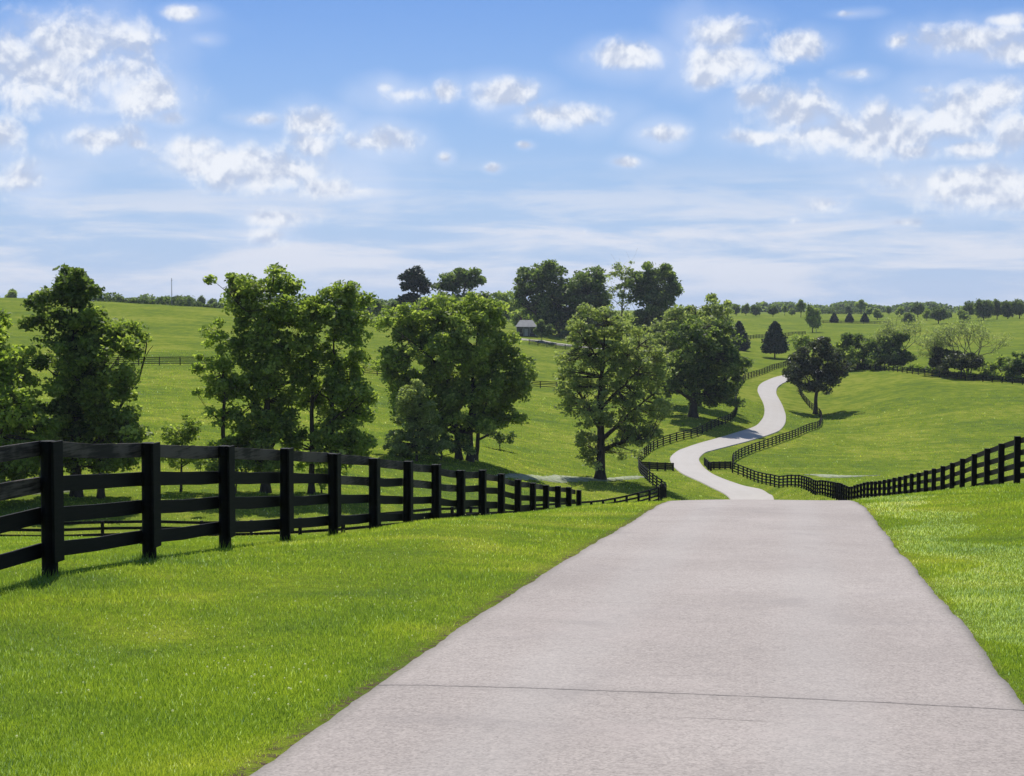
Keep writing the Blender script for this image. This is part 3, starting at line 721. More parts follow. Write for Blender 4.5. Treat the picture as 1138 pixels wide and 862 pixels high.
    return root

GT = 'big broadleaf trees standing in the valley'
tree('broadleaf_tree', 'bright leafy tree cut by the left edge of the photo, behind the near fence', 'tree', (-25,560,94),
     [(-30,395,48,45),(12,398,32,40),(-5,440,50,45),(30,440,34,38),(-15,490,60,42),(32,486,36,36),(-30,525,50,25),(22,520,42,22)], 'leaf_light', leaf=.27, dens=1.15, per=95, seed=1, group=GT)
tree('broadleaf_tree', 'tall dark loose-crowned tree rising highest at the far left against the sky', 'tree', (84,551,106),
     [(73,315,24,17),(58,327,20,17),(92,330,17,20),(45,352,21,19),(82,352,34,24),(62,385,30,30),(90,410,34,36),(75,450,34,38),(68,495,34,34)], 'leaf_dark', leaf=.28, dens=1.0, per=90, seed=2, group=GT)
tr = tree('broadleaf_tree', 'dark rounded tree at left with a bare leaning limb on its right side', 'tree', (112,553,100),
     [(103,372,30,26),(130,372,24,26),(112,400,44,32),(142,388,14,20),(90,430,38,32),(122,440,34,32),(105,478,48,34),(135,482,24,26),(100,512,44,20),(145,505,14,18)], 'leaf_mid', leaf=.26, dens=1.1, per=90, seed=3, group=GT, stems=[(-24,-8),(0,8)], limbs=6)
lb = np.array([at(118,505,99.5), at(124,470,99.5), at(140,440,99.5), at(154,422,99.5), at(160,400,99.5), at(163,383,99.5), at(161,368,99.5)])
lb2 = np.array([at(158,405,99.5), at(165,390,99.4), at(170,384,99.3)]); lb3 = np.array([at(148,430,99.5), at(150,410,99.6), at(147,392,99.6)])
o = tubes_mesh('bare_limb', [(lb, np.linspace(.13, .025, 7), 6), (lb2, np.linspace(.035, .015, 3), 4), (lb3, np.linspace(.04, .015, 3), 4)], M['bark'], tr, tr.location)
tree('small_tree', 'small thin young tree standing alone in the gap between the left groups', 'tree', (201,546,99),
     [(200,478,22,20),(190,497,15,18),(212,498,15,18),(201,510,20,14)], 'leaf_mid', leaf=.2, clump=.5, dens=.75, per=60, trunk_r=.1, seed=4, limbs=5)
tree('broadleaf_tree', 'slim pale-leaved tree with an open left side, left end of the central left group', 'tree', (252,548,103),
     [(243,372,14,16),(238,402,20,22),(252,425,18,24),(233,432,14,16),(250,465,20,28),(245,502,20,22)], 'leaf_light', leaf=.22, clump=.55, dens=.75, per=60, trunk_r=.2, seed=5, group=GT, limbs=6)
tree('broadleaf_tree', 'tall full tree, the highest of the left centre group, right of the slim one', 'tree', (295,547,106),
     [(262,322,24,18),(300,316,28,19),(285,345,42,26),(318,352,24,28),(280,385,34,32),(312,395,34,34),(278,430,32,34),(312,440,32,36),(290,478,38,32),(300,508,32,20),(270,495,20,24)], 'leaf_mid', leaf=.27, dens=1.1, per=90, seed=6, trunk_r=.3, group=GT)
tree('broadleaf_tree', 'twin-trunked green tree at the right end of the left centre group', 'tree', (346,548,108),
     [(352,345,20,18),(372,325,18,14),(388,338,20,20),(362,365,34,26),(392,372,20,26),(350,400,28,34),(385,412,30,34),(355,448,32,34),(390,458,26,34),(365,490,40,28),(395,495,18,24)], 'leaf_mid', leaf=.27, dens=1.05, per=88, seed=7, stems=[(0,4),(26,4)], trunk_r=.27, group=GT, limbs=6)
tree('shrub', 'low bright shrub at the foot of the twin-trunked tree', 'shrub', (358,548,100), [(352,512,22,16),(372,520,18,14),(356,530,16,12)], 'leaf_light', leaf=.2, clump=.45, dens=.8, per=50, trunk_r=.07, seed=8, limbs=4)
tree('shrub', 'low dark shrub under the slim pale-leaved tree', 'shrub', (262,548,101), [(262,515,22,16),(238,522,18,13)], 'leaf_mid', leaf=.2, clump=.45, dens=.8, per=50, trunk_r=.07, seed=9, limbs=4)
tree('broadleaf_tree', 'massive round-headed tree with the widest dark crown left of the photo centre', 'tree', (516,511,152),
     [(452,362,30,26),(490,348,34,24),(462,395,40,34),(505,385,44,38),(440,412,20,26),(535,345,24,20),(545,365,20,24),(475,435,42,32),(520,430,40,36),(455,452,24,22),(500,465,40,24)], 'leaf_mid', leaf=.36, clump=1.05, dens=1.15, per=95, trunk_r=.42, seed=10, group=GT, stems=[(-6,-22),(6,10)], limbs=7)
tree('broadleaf_tree', 'single-trunked tree with a drooping green crown in front of the massive round one', 'tree', (528,511,140),
     [(552,388,30,22),(570,408,22,26),(540,415,32,30),(565,438,24,24),(535,450,28,24),(555,462,26,18),(585,415,8,14)], 'leaf_mid', leaf=.34, clump=.9, dens=1.05, per=85, trunk_r=.24, seed=11, group=GT)
tree('shrub', 'dark low branch clump hanging beside the drooping tree trunk', 'shrub', (556,497,146), [(556,487,15,8),(548,482,10,6)], 'leaf_dark', leaf=.3, clump=.6, dens=.8, per=50, trunk_r=.06, seed=12, limbs=3)
tree('small_tree', 'small pale feathery tree in front of the massive round one', 'tree', (463,512,132),
     [(460,437,16,18),(450,458,18,18),(472,462,18,20),(462,485,28,18),(445,492,16,14),(482,495,16,12)], 'leaf_grey', leaf=.25, clump=.6, dens=.85, per=60, trunk_r=.13, seed=13, limbs=6)
tree('shrub', 'bushy dark undergrowth at the foot of the massive round tree', 'shrub', (490,511,148), [(480,495,24,14),(505,492,18,14),(440,502,14,9)], 'leaf_dark', leaf=.3, clump=.7, dens=.9, per=60, trunk_r=.08, seed=14, limbs=4)
tree('sycamore_tree', 'large sparse grey-green tree with a thick dark trunk and visible limbs, near the photo centre', 'tree', (667,533,163),
     [(668,352,32,18),(648,368,20,14),(692,365,24,18),(660,392,36,26),(700,392,34,30),(638,415,24,24),(675,425,40,30),(718,425,32,34),(628,440,18,20),(650,452,26,24),(700,462,38,28),(735,405,16,22),
      (648,488,12,24),(690,495,26,18),(715,480,16,16),(655,512,8,14),(735,450,14,16)], 'leaf_grey', bark='bark', leaf=.32, clump=.8, dens=.66, per=46, trunk_r=.52, seed=15, group=GT, limbs=11, bare=40)
tree('broadleaf_tree', 'dense dark low-crowned tree whose shade reaches the winding road', 'tree', (770,463,256),
     [(775,380,34,26),(800,388,32,24),(812,404,16,16),(765,410,34,28),(795,418,36,24),(750,425,22,20),(790,440,30,14),(803,436,12,14)], 'leaf_dark', leaf=.52, clump=1.35, dens=1.35, per=95, trunk_r=.7, seed=16, group=GT, thin=.62)
tree('broadleaf_tree', 'tall paler tree rising behind the dense dark one beside the winding road', 'tree', (776,450,272),
     [(800,342,15,15),(790,360,20,14),(765,358,30,20),(742,372,26,22),(720,392,24,22),(755,395,34,24),(735,412,24,18)], 'leaf_grey', leaf=.5, clump=1.2, dens=1.0, per=70, trunk_r=.45, seed=17, group=GT)
tree('plum_tree', 'plum-dark round tree standing alone right of the winding road with a clear trunk', 'tree', (906,460,299),
     [(907,385,15,11),(893,397,15,13),(918,397,17,14),(903,410,25,17),(928,408,13,12),(884,414,10,12),(890,428,11,8),(913,428,15,10),(930,422,9,6)], 'leaf_plum', leaf=.5, clump=1.3, dens=1.25, per=90, trunk_r=.42, seed=18, thin=.8)
tree('small_tree', 'light green tree peeping out behind the plum-dark tree on its right', 'tree', (938,411,352),
     [(932,392,14,10),(942,398,11,10),(888,378,10,7),(897,384,12,8),(922,386,14,8)], 'leaf_mid', leaf=.5, clump=1.2, dens=1.0, per=60, trunk_r=.25, seed=19)

# trees round the farmhouse
def pl(u, Y): x = ray(u, 370)[0]*Y; return Vector((x, Y, h1(x, Y)))
GH = 'tall trees round the farmhouse on the hill'
tree('broadleaf_tree', 'huge dark tree just right of the farmhouse', 'tree', pl(607,466), [(597,308,22,14),(615,312,28,18),(585,322,10,8),(610,338,34,22),(632,332,22,24),(610,352,13,14),(622,358,28,18)], 'leaf_dark', leaf=.85, clump=2.2, dens=1.3, per=80, trunk_r=.7, seed=21, group=GH)
tree('broadleaf_tree', 'dark tree between the huge farmhouse tree and the tall open one', 'tree', pl(652,460), [(652,312,22,14),(640,325,18,18),(664,328,20,20),(650,350,28,22),(650,367,24,12)], 'leaf_dark', leaf=.85, clump=2.2, dens=1.25, per=80, trunk_r=.5, seed=22, group=GH)
tree('broadleaf_tree', 'tall open-crowned pale tree with sky showing through, highest on the hill', 'tree', (690,377,450), [(690,297,17,11),(680,308,12,10),(700,312,12,12),(690,330,16,16)], 'leaf_grey', leaf=.7, clump=1.7, dens=.6, per=34, trunk_r=.35, seed=23, group=GH, bare=24)
tree('broadleaf_tree', 'dark dome-headed tree at the right end of the farmhouse group', 'tree', (727,380,442), [(725,307,21,15),(738,318,18,18),(715,326,18,20),(730,342,26,22),(722,362,24,16)], 'leaf_dark', leaf=.85, clump=2.2, dens=1.3, per=80, trunk_r=.6, seed=24, group=GH)
tree('broadleaf_tree', 'round dark tree right of the pointed pine on the left skyline', 'tree', (512,368,440), [(503,308,18,10),(518,312,20,12),(510,326,28,16),(498,345,22,18),(535,335,14,12)], 'leaf_dark', leaf=.85, clump=2.1, dens=1.2, per=75, trunk_r=.5, seed=25, group=GH)
tree('broadleaf_tree', 'hazy grey-green tree on the skyline left of the farmhouse chimney', 'tree', (560,370,600), [(557,330,11,10),(570,337,11,10),(562,350,16,14)], 'leaf_mid', leaf=1.0, clump=2.4, dens=1.1, per=60, trunk_r=.4, seed=26, group=GH)
tree('broadleaf_tree', 'low hazy tree line piece behind the farmhouse roof', 'tree', (588,368,560), [(582,345,12,9),(596,350,12,10),(572,355,10,8)], 'leaf_mid', leaf=1.0, clump=2.3, dens=1.1, per=60, trunk_r=.35, seed=27, group=GH)
tree('broadleaf_tree', 'dark low tree on the skyline left of the massive round tree', 'tree', (432,360,500), [(425,342,11,8),(440,345,12,9),(432,352,16,7)], 'leaf_dark', leaf=.9, clump=2.0, dens=1.1, per=60, trunk_r=.35, seed=28, group=GH)

tree('shrub', 'dark bushy shrub against the right side of the farmhouse', 'shrub', pl(602,434), [(601,364,6,8),(607,367,7,7),(598,369,4,4)], 'leaf_dark', leaf=.6, clump=.9, dens=1.2, per=60, trunk_r=.1, seed=29, limbs=3)
def conifer(name, label, base, top_v, half_px, bottom_v, seed, group=None, layers=26, irregular=.15):
    B = ground(*base); sc = B.y/F; rg = np.random.default_rng(seed)
    root = empty(name, B); tag(root, label, 'conifer', group)
    zt = at(base[0], top_v, B.y).z; zb = at(base[0], bottom_v, B.y).z; r = half_px*sc; Hh = zt-zb
    pts = []; n = int(5200)
    f = rg.random(n)**.75                       # 0 top
    prof = np.minimum(1, (f*1.2)**.58)*(1-.25*np.clip((f-.85)/.15, 0, 1))
    lay = 1 + irregular*np.sin(f*layers*math.pi) 
    th = rg.random(n)*2*math.pi; lump = 1+irregular*np.sin(th*5+f*20)+irregular*.7*np.sin(th*3+f*31)
    rad = r*prof*lay*lump*(1-.35*rg.random(n)**2)
    x = B.x+rad*np.cos(th); y = B.y+rad*np.sin(th); z = zt-f*Hh-.12*rad + rg.normal(0, .08, n)
    P_ = np.stack([x, y, z], 1)
    leaves_mesh('crown', P_, np.full(n, max(.3, r*.13))*rg.uniform(.6, 1.3, n), np.clip(rg.normal(.45, .25, n), 0, 1), M['leaf_conifer'], root, B, up=.1, seed=seed)
    tubes_mesh('trunk', [(np.array([[B.x, B.y, B.z-.3], [B.x, B.y, B.z+(zt-B.z)*.5], [B.x, B.y, zt-.3]]), [.22, .13, .03], 8)], M['bark'], root, B)
    return root
conifer('conifer_tree', 'dark broad conifer with its skirt near the ground, left of the pair', (821,389,480), 357, 11, 388, 31, 'pair of dark conifers beyond the bend of the road')
conifer('conifer_tree', 'dark cone-shaped conifer with a short bare stem, right of the pair', (861,398,430), 357, 13.5, 391, 32, 'pair of dark conifers beyond the bend of the road')
tree('pine_tree', 'dark ragged pine on the left skyline above the massive round tree', 'conifer', (464,366,450), [(462,301,7,6),(457,309,10,5),(469,311,10,6),(453,319,9,5),(467,322,15,7),(460,333,17,8),(466,345,18,8)], 'leaf_conifer', leaf=.8, clump=1.7, dens=1.2, per=70, trunk_r=.4, seed=33)

# round bushes along the far paddock edge
GB = 'round bushes behind the far paddock fence'
tree('bush', 'large dark bush at the left end of the row behind the right paddock', 'bush', (948,409,366), [(944,380,14,11),(955,386,12,12),(947,394,17,13)], 'leaf_dark', leaf=.55, clump=1.3, dens=1.4, per=80, trunk_r=.2, seed=41, group=GB)
tree('bush', 'wide dark round bush below the leafless twiggy tree', 'bush', (989,409,356), [(978,386,13,12),(995,384,16,13),(985,396,20,11),(1003,394,10,11)], 'leaf_dark', leaf=.55, clump=1.3, dens=1.4, per=80, trunk_r=.22, seed=42, group=GB)
tree('bush', 'dark dome-shaped bush, left one of the touching pair', 'bush', (1050,416,345), [(1050,396,14,10),(1042,403,9,8)], 'leaf_plum', leaf=.5, clump=1.2, dens=1.5, per=80, trunk_r=.2, seed=43, group=GB)
tree('bush', 'darkest mushroom-shaped bush with a short trunk, right one of the touching pair', 'bush', (1068,420,338), [(1068,400,18,10),(1060,404,12,8),(1080,404,10,8)], 'leaf_plum', leaf=.5, clump=1.2, dens=1.6, per=85, trunk_r=.25, seed=44, group=GB)
tree('bush', 'loose green bush left of the last one at the right edge', 'bush', (1113,421,330), [(1112,406,11,9),(1103,411,9,7)], 'leaf_mid', leaf=.5, clump=1.1, dens=1.1, per=60, trunk_r=.15, seed=45, group=GB)
tree('bush', 'dark bush cut by the right edge of the photo', 'bush', (1134,423,326), [(1130,402,11,9),(1143,406,13,12),(1130,412,11,7)], 'leaf_dark', leaf=.5, clump=1.2, dens=1.3, per=75, trunk_r=.18, seed=46, group=GB)
tree('shrub', 'pale straggly shrub beside the mushroom-shaped bush', 'shrub', (1088,420,334), [(1090,408,8,10),(1096,412,8,7)], 'leaf_light', leaf=.4, clump=.9, dens=.8, per=40, trunk_r=.1, seed=47)
tree('shrub', 'low pale shrub between the big dark bushes on the paddock edge', 'shrub', (966,409,358), [(964,402,8,5),(972,403,7,4)], 'leaf_light', leaf=.4, clump=.9, dens=.8, per=40, trunk_r=.1, seed=48)
def twiggy(label, base, top, spread, seed, leafy=0):
    B = ground(*base); rg = np.random.default_rng(seed); sc = B.y/F; root = empty('bare_tree', B); tag(root, label, 'tree', 'half-bare twiggy trees on the paddock edge')
    Hh = at(base[0], top, B.y).z-B.z; Wd = spread*sc; tubes = []; tips = []
    def grow(p, d, L, r, lev):
        q = p + d*L; m_ = (p+q)/2 + rg.normal(0, .12*L, 3); tubes.append((bez(p, m_, q, 5), np.linspace(r, r*.6, 5), 5))
        if lev == 0: tips.append(q); return
        for _ in range(3):
            dd = d + rg.normal(0, .5, 3)*np.array([1.2, 1, .6]); dd[2] += .12; dd /= np.linalg.norm(dd); grow(q, dd, L*rg.uniform(.55, .85), r*.6, lev-1)
    for k in range(4):
        t = (k-1.5)/1.5; d = np.array([t*Wd/Hh*.8, rg.uniform(-.3, .3), 1.0]); d /= np.linalg.norm(d)
        grow(np.array(B)+np.array([t*.4, 0, -.2]), d, Hh*.36, .17, 4)
    tubes_mesh('trunk', tubes, M['bark_pale'], root, B)
    T_ = np.array(tips); idx = np.repeat(np.arange(len(T_)), 9); P_ = T_[idx]+rg.normal(0, .35, (len(idx), 3))
    leaves_mesh('crown', P_, np.full(len(P_), .22), rg.random(len(P_)), M['leaf_grey'], root, B, seed=seed)
twiggy('wide half-bare twiggy tree spreading above the touching pair of dark bushes', (1076,416,350), 356, 34, 51)
twiggy('upright leafless twiggy tree above the wide dark round bush', (1000,408,362), 352, 14, 52)
twiggy('thin crooked bare tree left of the wide twiggy one', (1040,414,352), 372, 6, 53)

# skyline trees: four kinds, copied
def proto(seed, lobes, mat):
    rt = tree('broadleaf_tree', 'x', 'tree', Vector((0, 700, 0)), [(569+a, 427-b, c, d) for a, b, c, d in lobes], mat, leaf=1.15, clump=2.4, dens=1.25, per=55, trunk_r=.35, seed=seed, twigs=False, limbs=5)
    return rt
# prototypes: built about 20 m wide and 20 m tall at the origin distance, then placed and scaled
def proto_unit(seed, lobes, mat):
    """lobes in metres (x, z, rx, rz) for a tree 10 m tall, 10 m wide"""
    rg = np.random.default_rng(seed); root = empty('broadleaf_tree', (0,0,0)); cl = []
    for x, z, rx, rz in lobes:
        n = int(9*rx*rz)+6; d = rg.normal(0, 1, (n, 3)); d /= np.linalg.norm(d, axis=1)[:,None]
        cl.append(np.array([x, rg.uniform(-1, 1)*1.2, z]) + d*(1-.7*rg.random(n)**1.5)[:,None]*np.array([rx-.3, rx-.3, rz-.3]))
    cl = np.concatenate(cl); idx = np.repeat(np.arange(len(cl)), 34); n = len(idx)
    P_ = cl[idx] + rg.normal(0, .42, (n, 3))*np.array([1, 1, .75]); tint = np.clip(rg.normal(.5, .2, len(cl))[idx]+rg.normal(0, .15, n), 0, 1)
    leaves_mesh('crown', P_, .42*rg.uniform(.6, 1.3, n), tint, M[mat], root, (0,0,0), seed=seed)
    tubes_mesh('trunk', [(np.array([[0,0,-.4],[.05,0,2.5],[0,.1,6.5]]), [.3,.22,.08], 7), (np.array([[.03,0,1.8],[.9,.2,3.4],[2,.2,5]]), [.14,.1,.04], 5), (np.array([[.03,0,2],[-.9,.2,3.6],[-2,.3,5]]), [.14,.1,.04], 5)], M['bark'], root, (0,0,0))
    return root
PR = [proto_unit(61, [(0,6.5,3.6,3.2),(-2.4,4.6,2.4,2.4),(2.5,4.8,2.4,2.6),(0.4,3.6,3,2.2)], 'leaf_dark'),
      proto_unit(62, [(-.8,7.6,2.4,2.3),(1.6,6.2,2.8,2.5),(-2.4,5,2.4,2.2),(0,4,3.6,2.4),(2.9,3.6,1.9,1.9)], 'leaf_mid'),
      proto_unit(63, [(0,8.2,1.8,1.7),(-1.8,6.4,2.2,1.7),(2,6.6,2.4,1.5),(.2,4.6,2.8,1.7),(-2.8,4.2,1.6,1.3)], 'leaf_mid'),
      proto_unit(64, [(-2,5.4,3,3.1),(1.8,5.8,3.1,3.3),(0,3.2,4.4,2.8)], 'leaf_dark')]
used = [False]*4; lastT = [None]*4
def sky_tree(kind, u, vb, Y, wpx, hpx, label, group, mat=None):
    dx, dz = ray(u, vb); X = dx*Y; zb = EYE+dz*Y; g_ = h1(X, Y); z = min(g_, zb) if zb < g_+.1 else g_
    top = EYE + ray(u, vb-hpx)[1]*Y; hgt = top-g_
    src = PR[kind]
    if not used[kind]: r = src; used[kind] = True; ch = list(src.children)
    else:
        r = src.copy(); C.objects.link(r)
        for c in list(src.children): d = c.copy(); C.objects.link(d); d.parent = r
    r.location = (X, Y, g_); w = wpx*Y/F/10; r.scale = (w*1.05, w*1.05, max(hgt, .5)/9.7); r.rotation_euler = (0, 0, RNG.uniform(0, 6.28))
    tag(r, label, 'tree', group)
GR = 'trees along the right skyline'
SKY = [(818,351,820,12,13,0),(829,351,830,11,14,1),(840,352,820,14,15,3),(859,353,800,13,14,0),(872,352,860,9,13,2),(880,353,850,8,11,1),(890,356,800,14,23,2),
       (903,370,620,22,32,1),(923,350,1000,14,9,3),(932,350,1000,10,9,0),(943,350,960,10,11,0),(957,350,950,15,17,2),(966,354,860,11,13,1),(975,358,760,16,15,1),
       (988,351,900,8,11,0),(1000,353,820,13,13,1),(1010,361,700,18,15,3),(1020,352,820,17,17,0),(1030,356,740,12,14,1),(1043,362,690,23,22,0),(1054,357,760,8,12,1),
       (1070,361,700,20,17,1),(1077,354,760,18,20,0),(1093,357,720,22,27,3),(1108,357,725,18,25,0),(1120,357,720,18,25,3),(1133,357,715,20,25,0),(1150,357,715,20,25,3)]
ORD = 'first second third fourth fifth sixth seventh eighth ninth tenth eleventh twelfth thirteenth fourteenth fifteenth sixteenth seventeenth eighteenth nineteenth twentieth'.split()
ORD += ['twenty-'+q for q in ORD[:9]]
LOOK = {0:'dark round', 1:'green bushy', 2:'tall open-headed', 3:'dark broad'}
for i, (u, vb, Y, w, h, k) in enumerate(SKY):
    sky_tree(k, u, vb, Y, w, h, f'{LOOK[k]} tree, {ORD[i]} from the left on the right-hand skyline', GR)
GL = 'trees along the left skyline'
SKL = [(13,334,620,18,13,1),(-8,334,620,16,12,0),(108,336,620,14,14,2),(120,337,630,12,10,1),(131,337,640,14,10,0),(144,338,650,14,9,3),(165,339,650,11,7,0),(180,340,660,18,11,3),(197,341,670,15,13,0),
       (210,342,680,14,14,3),(223,343,690,12,15,0),(236,344,690,15,14,3),(412,350,640,20,16,3),(424,352,640,18,16,0)]
for i, (u, vb, Y, w, h, k) in enumerate(SKL):
    sky_tree(k, u, vb, Y, w, h, f'{LOOK[k]} small tree, {ORD[i]} on the left-hand skyline beyond the pasture', GL)
# row of little conifers
con = conifer('conifer_tree', 'little dark conifer, leftmost of the row of three before the skyline', (927,358,720), 347.5, 4.3, 357.5, 71, 'row of little conifers before the skyline')
for u, lab in ((944, 'little dark conifer, middle one of the row of three before the skyline'), (961, 'little dark conifer, rightmost of the row of three before the skyline')):
    r = con.copy(); C.objects.link(r); g_ = ground(u, 358, 720); r.location = g_; r['label'] = lab; r.scale = (1, 1, 1.0)
    for c in con.children: d = c.copy(); C.objects.link(d); d.parent = r
# hedge on the left skyline
def hedge(label, pts, wid, hgt, seed, mat='leaf_dark'):
    rg = np.random.default_rng(seed); Q = resample(pts, .5); n = len(Q)*26; i = rg.integers(0, len(Q), n)
    x = Q[i,0]+rg.normal(0, wid*.35, n); y = Q[i,1]+rg.normal(0, wid*.35, n); hh = hgt*(1+.3*np.sin(i*.13)+.2*np.sin(i*.37))
    z = H(x, y)+rg.random(n)*hh
    b = Vector((Q[0][0], Q[0][1], h1(*Q[0]))); o = leaves_mesh('hedge', np.stack([x, y, z], 1), .55*rg.uniform(.6, 1.3, n), np.clip(rg.normal(.4, .2, n), 0, 1), M[mat], None, b, seed=seed); o.location = b
    tag(o, label, 'hedge')
def yx(u, Y): return ((u-569)/F*Y, Y)
hedge('long low dark hedge along the top of the left hillside pasture', [yx(90,520), yx(160,525), yx(220,530), yx(270,535)], 1.6, 2.6, 81)
hedge('thin dark hedge line on the far right skyline below the trees', [yx(905,980), yx(935,985), yx(975,990)], 2, 3.0, 82)
hedge('scruffy low hedge behind the long far fence of the right paddock', [gx(946,408,360), gx(1000,411,352), gx(1060,417,340), gx(1150,426,322)], 1.0, .9, 83, 'leaf_mid')

def wood(label, pts, hgt, n, seed, leaf):
    rg = np.random.default_rng(seed); Q = resample(pts, 2.0); i = rg.integers(0, len(Q), n); s_ = i*2.0
    prof = hgt*(.62+.22*np.sin(s_*.11+seed)+.16*np.sin(s_*.27+2*seed)+.12*np.sin(s_*.53))
    x = Q[i,0]+rg.normal(0, 1.5, n); y = Q[i,1]+rg.normal(0, 7, n); z = H(x, y)+rg.random(n)*np.maximum(prof, 2)
    b = Vector((Q[0][0], Q[0][1], h1(*Q[0]))); o = leaves_mesh('distant_wood', np.stack([x, y, z], 1), leaf*rg.uniform(.6, 1.3, n), np.clip(rg.normal(.4, .2, n), 0, 1), M['leaf_dark'], None, b, seed=seed); o.location = b
    tag(o, label, 'wood', kind='stuff')
wood('far wooded ridge along the right horizon', [yx(795,1250), yx(900,1260), yx(1000,1240), yx(1220,1200)], 8.5, 26000, 84, 1.7)
wood('far wooded ridge along the left horizon', [yx(-120,900), yx(80,900), yx(240,900), yx(460,900), yx(620,900)], 11, 30000, 85, 1.4)

# ------------------------------------------------------------------ haze
def haze():
    mb = MB(); mb.box((0, 3200, 15), (6200, 7000, 170)); o = mb.build('haze', bpy.data.materials.new('haze_air')); m = o.data.materials[0]; m.use_nodes = True; t = m.node_tree; t.nodes.clear()
    p = nn(t, 'ShaderNodeVolumePrincipled'); p.inputs['Density'].default_value = HAZE; p.inputs['Color'].default_value = (.80, .87, 1, 1); p.inputs['Anisotropy'].default_value = .3
    q = nn(t, 'ShaderNodeOutputMaterial'); t.links.new(p.outputs[0], q.inputs['Volume']); tag(o, kind='stuff')
    zmin = min((ob.matrix_world @ Vector(c)).z for ob in bpy.data.objects if ob.name == 'ground' for c in ob.bound_box)
    print('lowest ground', zmin)
HAZE = .00009
haze()

# ------------------------------------------------------------------ farmhouse and pole
def house():
    B = ground(584, 373, 440); root = empty('farmhouse', B); tag(root, 'small farmhouse with a pale roof and a chimney on the hill between the trees', 'house'); Wd, Dp, Hw, Hr = 5.4, 6.0, 2.6, 1.9
    mb = MB(); mb.box(B+Vector((.2,0,Hw/2)), (Wd,Dp,Hw)); mb.build('wall', M['wall'], root, B)
    x0, x1, y0, y1 = B.x+.2-Wd/2-.4, B.x+.2+Wd/2+.4, B.y-Dp/2-1.4, B.y+Dp/2+.4; z = B.z+Hw; ym = (y0+y1)/2
    V = [(x0,y0,z-.1),(x1,y0,z-.1),(x1,y1,z-.1),(x0,y1,z-.1),(x0+1.3,ym,z+Hr),(x1-1.3,ym,z+Hr),(x0,y0,z+.05),(x1,y0,z+.05),(x1,y1,z+.05),(x0,y1,z+.05)]
    mb = MB(); mb.V = V; mb.Fq = [(3,2,1,0),(0,1,7,6),(1,2,8,7),(2,3,9,8),(3,0,6,9),(6,7,5,4),(8,9,4,5),(7,8,5),(9,6,4)]; rf = mb.build('roof', M['roof'], root, B)
    mb = MB(); mb.box((B.x-1.3, ym+1.0, z+1.4), (.7,.7,2.2)); mb.box((B.x-1.3, ym+1.0, z+2.55), (.9,.9,.14)); c = mb.build('chimney', M['brick'], root, B); c.parent = rf
    yf = B.y-Dp/2
    for x in (-1.4, 1.9):
        mb = MB()
        for a, b, w_, h_ in ((0,.66,1.16,.1),(0,-.66,1.16,.1),(-.53,0,.1,1.22),(.53,0,.1,1.22)): mb.box((B.x+x+a, yf-.03, B.z+1.5+b), (w_,.08,h_))
        w = mb.build('window', M['trim'], root, B); mb = MB(); mb.box((B.x+x, yf-.01, B.z+1.5), (.94,.04,1.2)); p = mb.build('pane', M['pane'], root, B); p.parent = w
    mb = MB(); mb.box((B.x+.2, yf-.03, B.z+1.05), (1.0,.08,2.1)); mb.build('door', M['trim'], root, B)
    for x in (-2.5, -.5, 1.0, 2.9):
        mb = MB(); mb.box((B.x+x, y0+.25, B.z+Hw/2-.05), (.16,.16,Hw-.1)); mb.build('porch_post', M['trim'], root, B)
house()
def pole():
    B = ground(191, 336, 470); B = Vector((at(191,336,470).x, 470, h1(at(191,336,470).x, 470))); zt = at(191, 309, 470).z
    root = empty('radio_mast', B); tag(root, 'thin dark mast rising against the sky from the left skyline', 'mast')
    mb = MB(); mb.cyl(B-Vector((0,0,.3)), Vector((B.x,B.y,zt)), .13, .07, 10); mb.build('pole', M['metal'], root, B)
    mb = MB(); mb.box(Vector((B.x,B.y,zt-.6)), (.5,.12,.1)); mb.build('crossarm', M['metal'], root, B)
pole()
def whitepost():
    B = ground(907, 369, 640); root = empty('marker_post', B); tag(root, 'short white post beside the trunk of the nearer skyline tree', 'post')
    mb = MB(); mb.cyl(B-Vector((0,0,.2)), B+Vector((0,0,3.2)), .14, .12, 10); mb.build('post', M['trim'], root, B)
    mb = MB(); mb.cyl(B+Vector((0,0,3.2)), B+Vector((0,0,3.4)), .17, .05, 10); mb.build('cap', M['trim'], root, B)
whitepost()

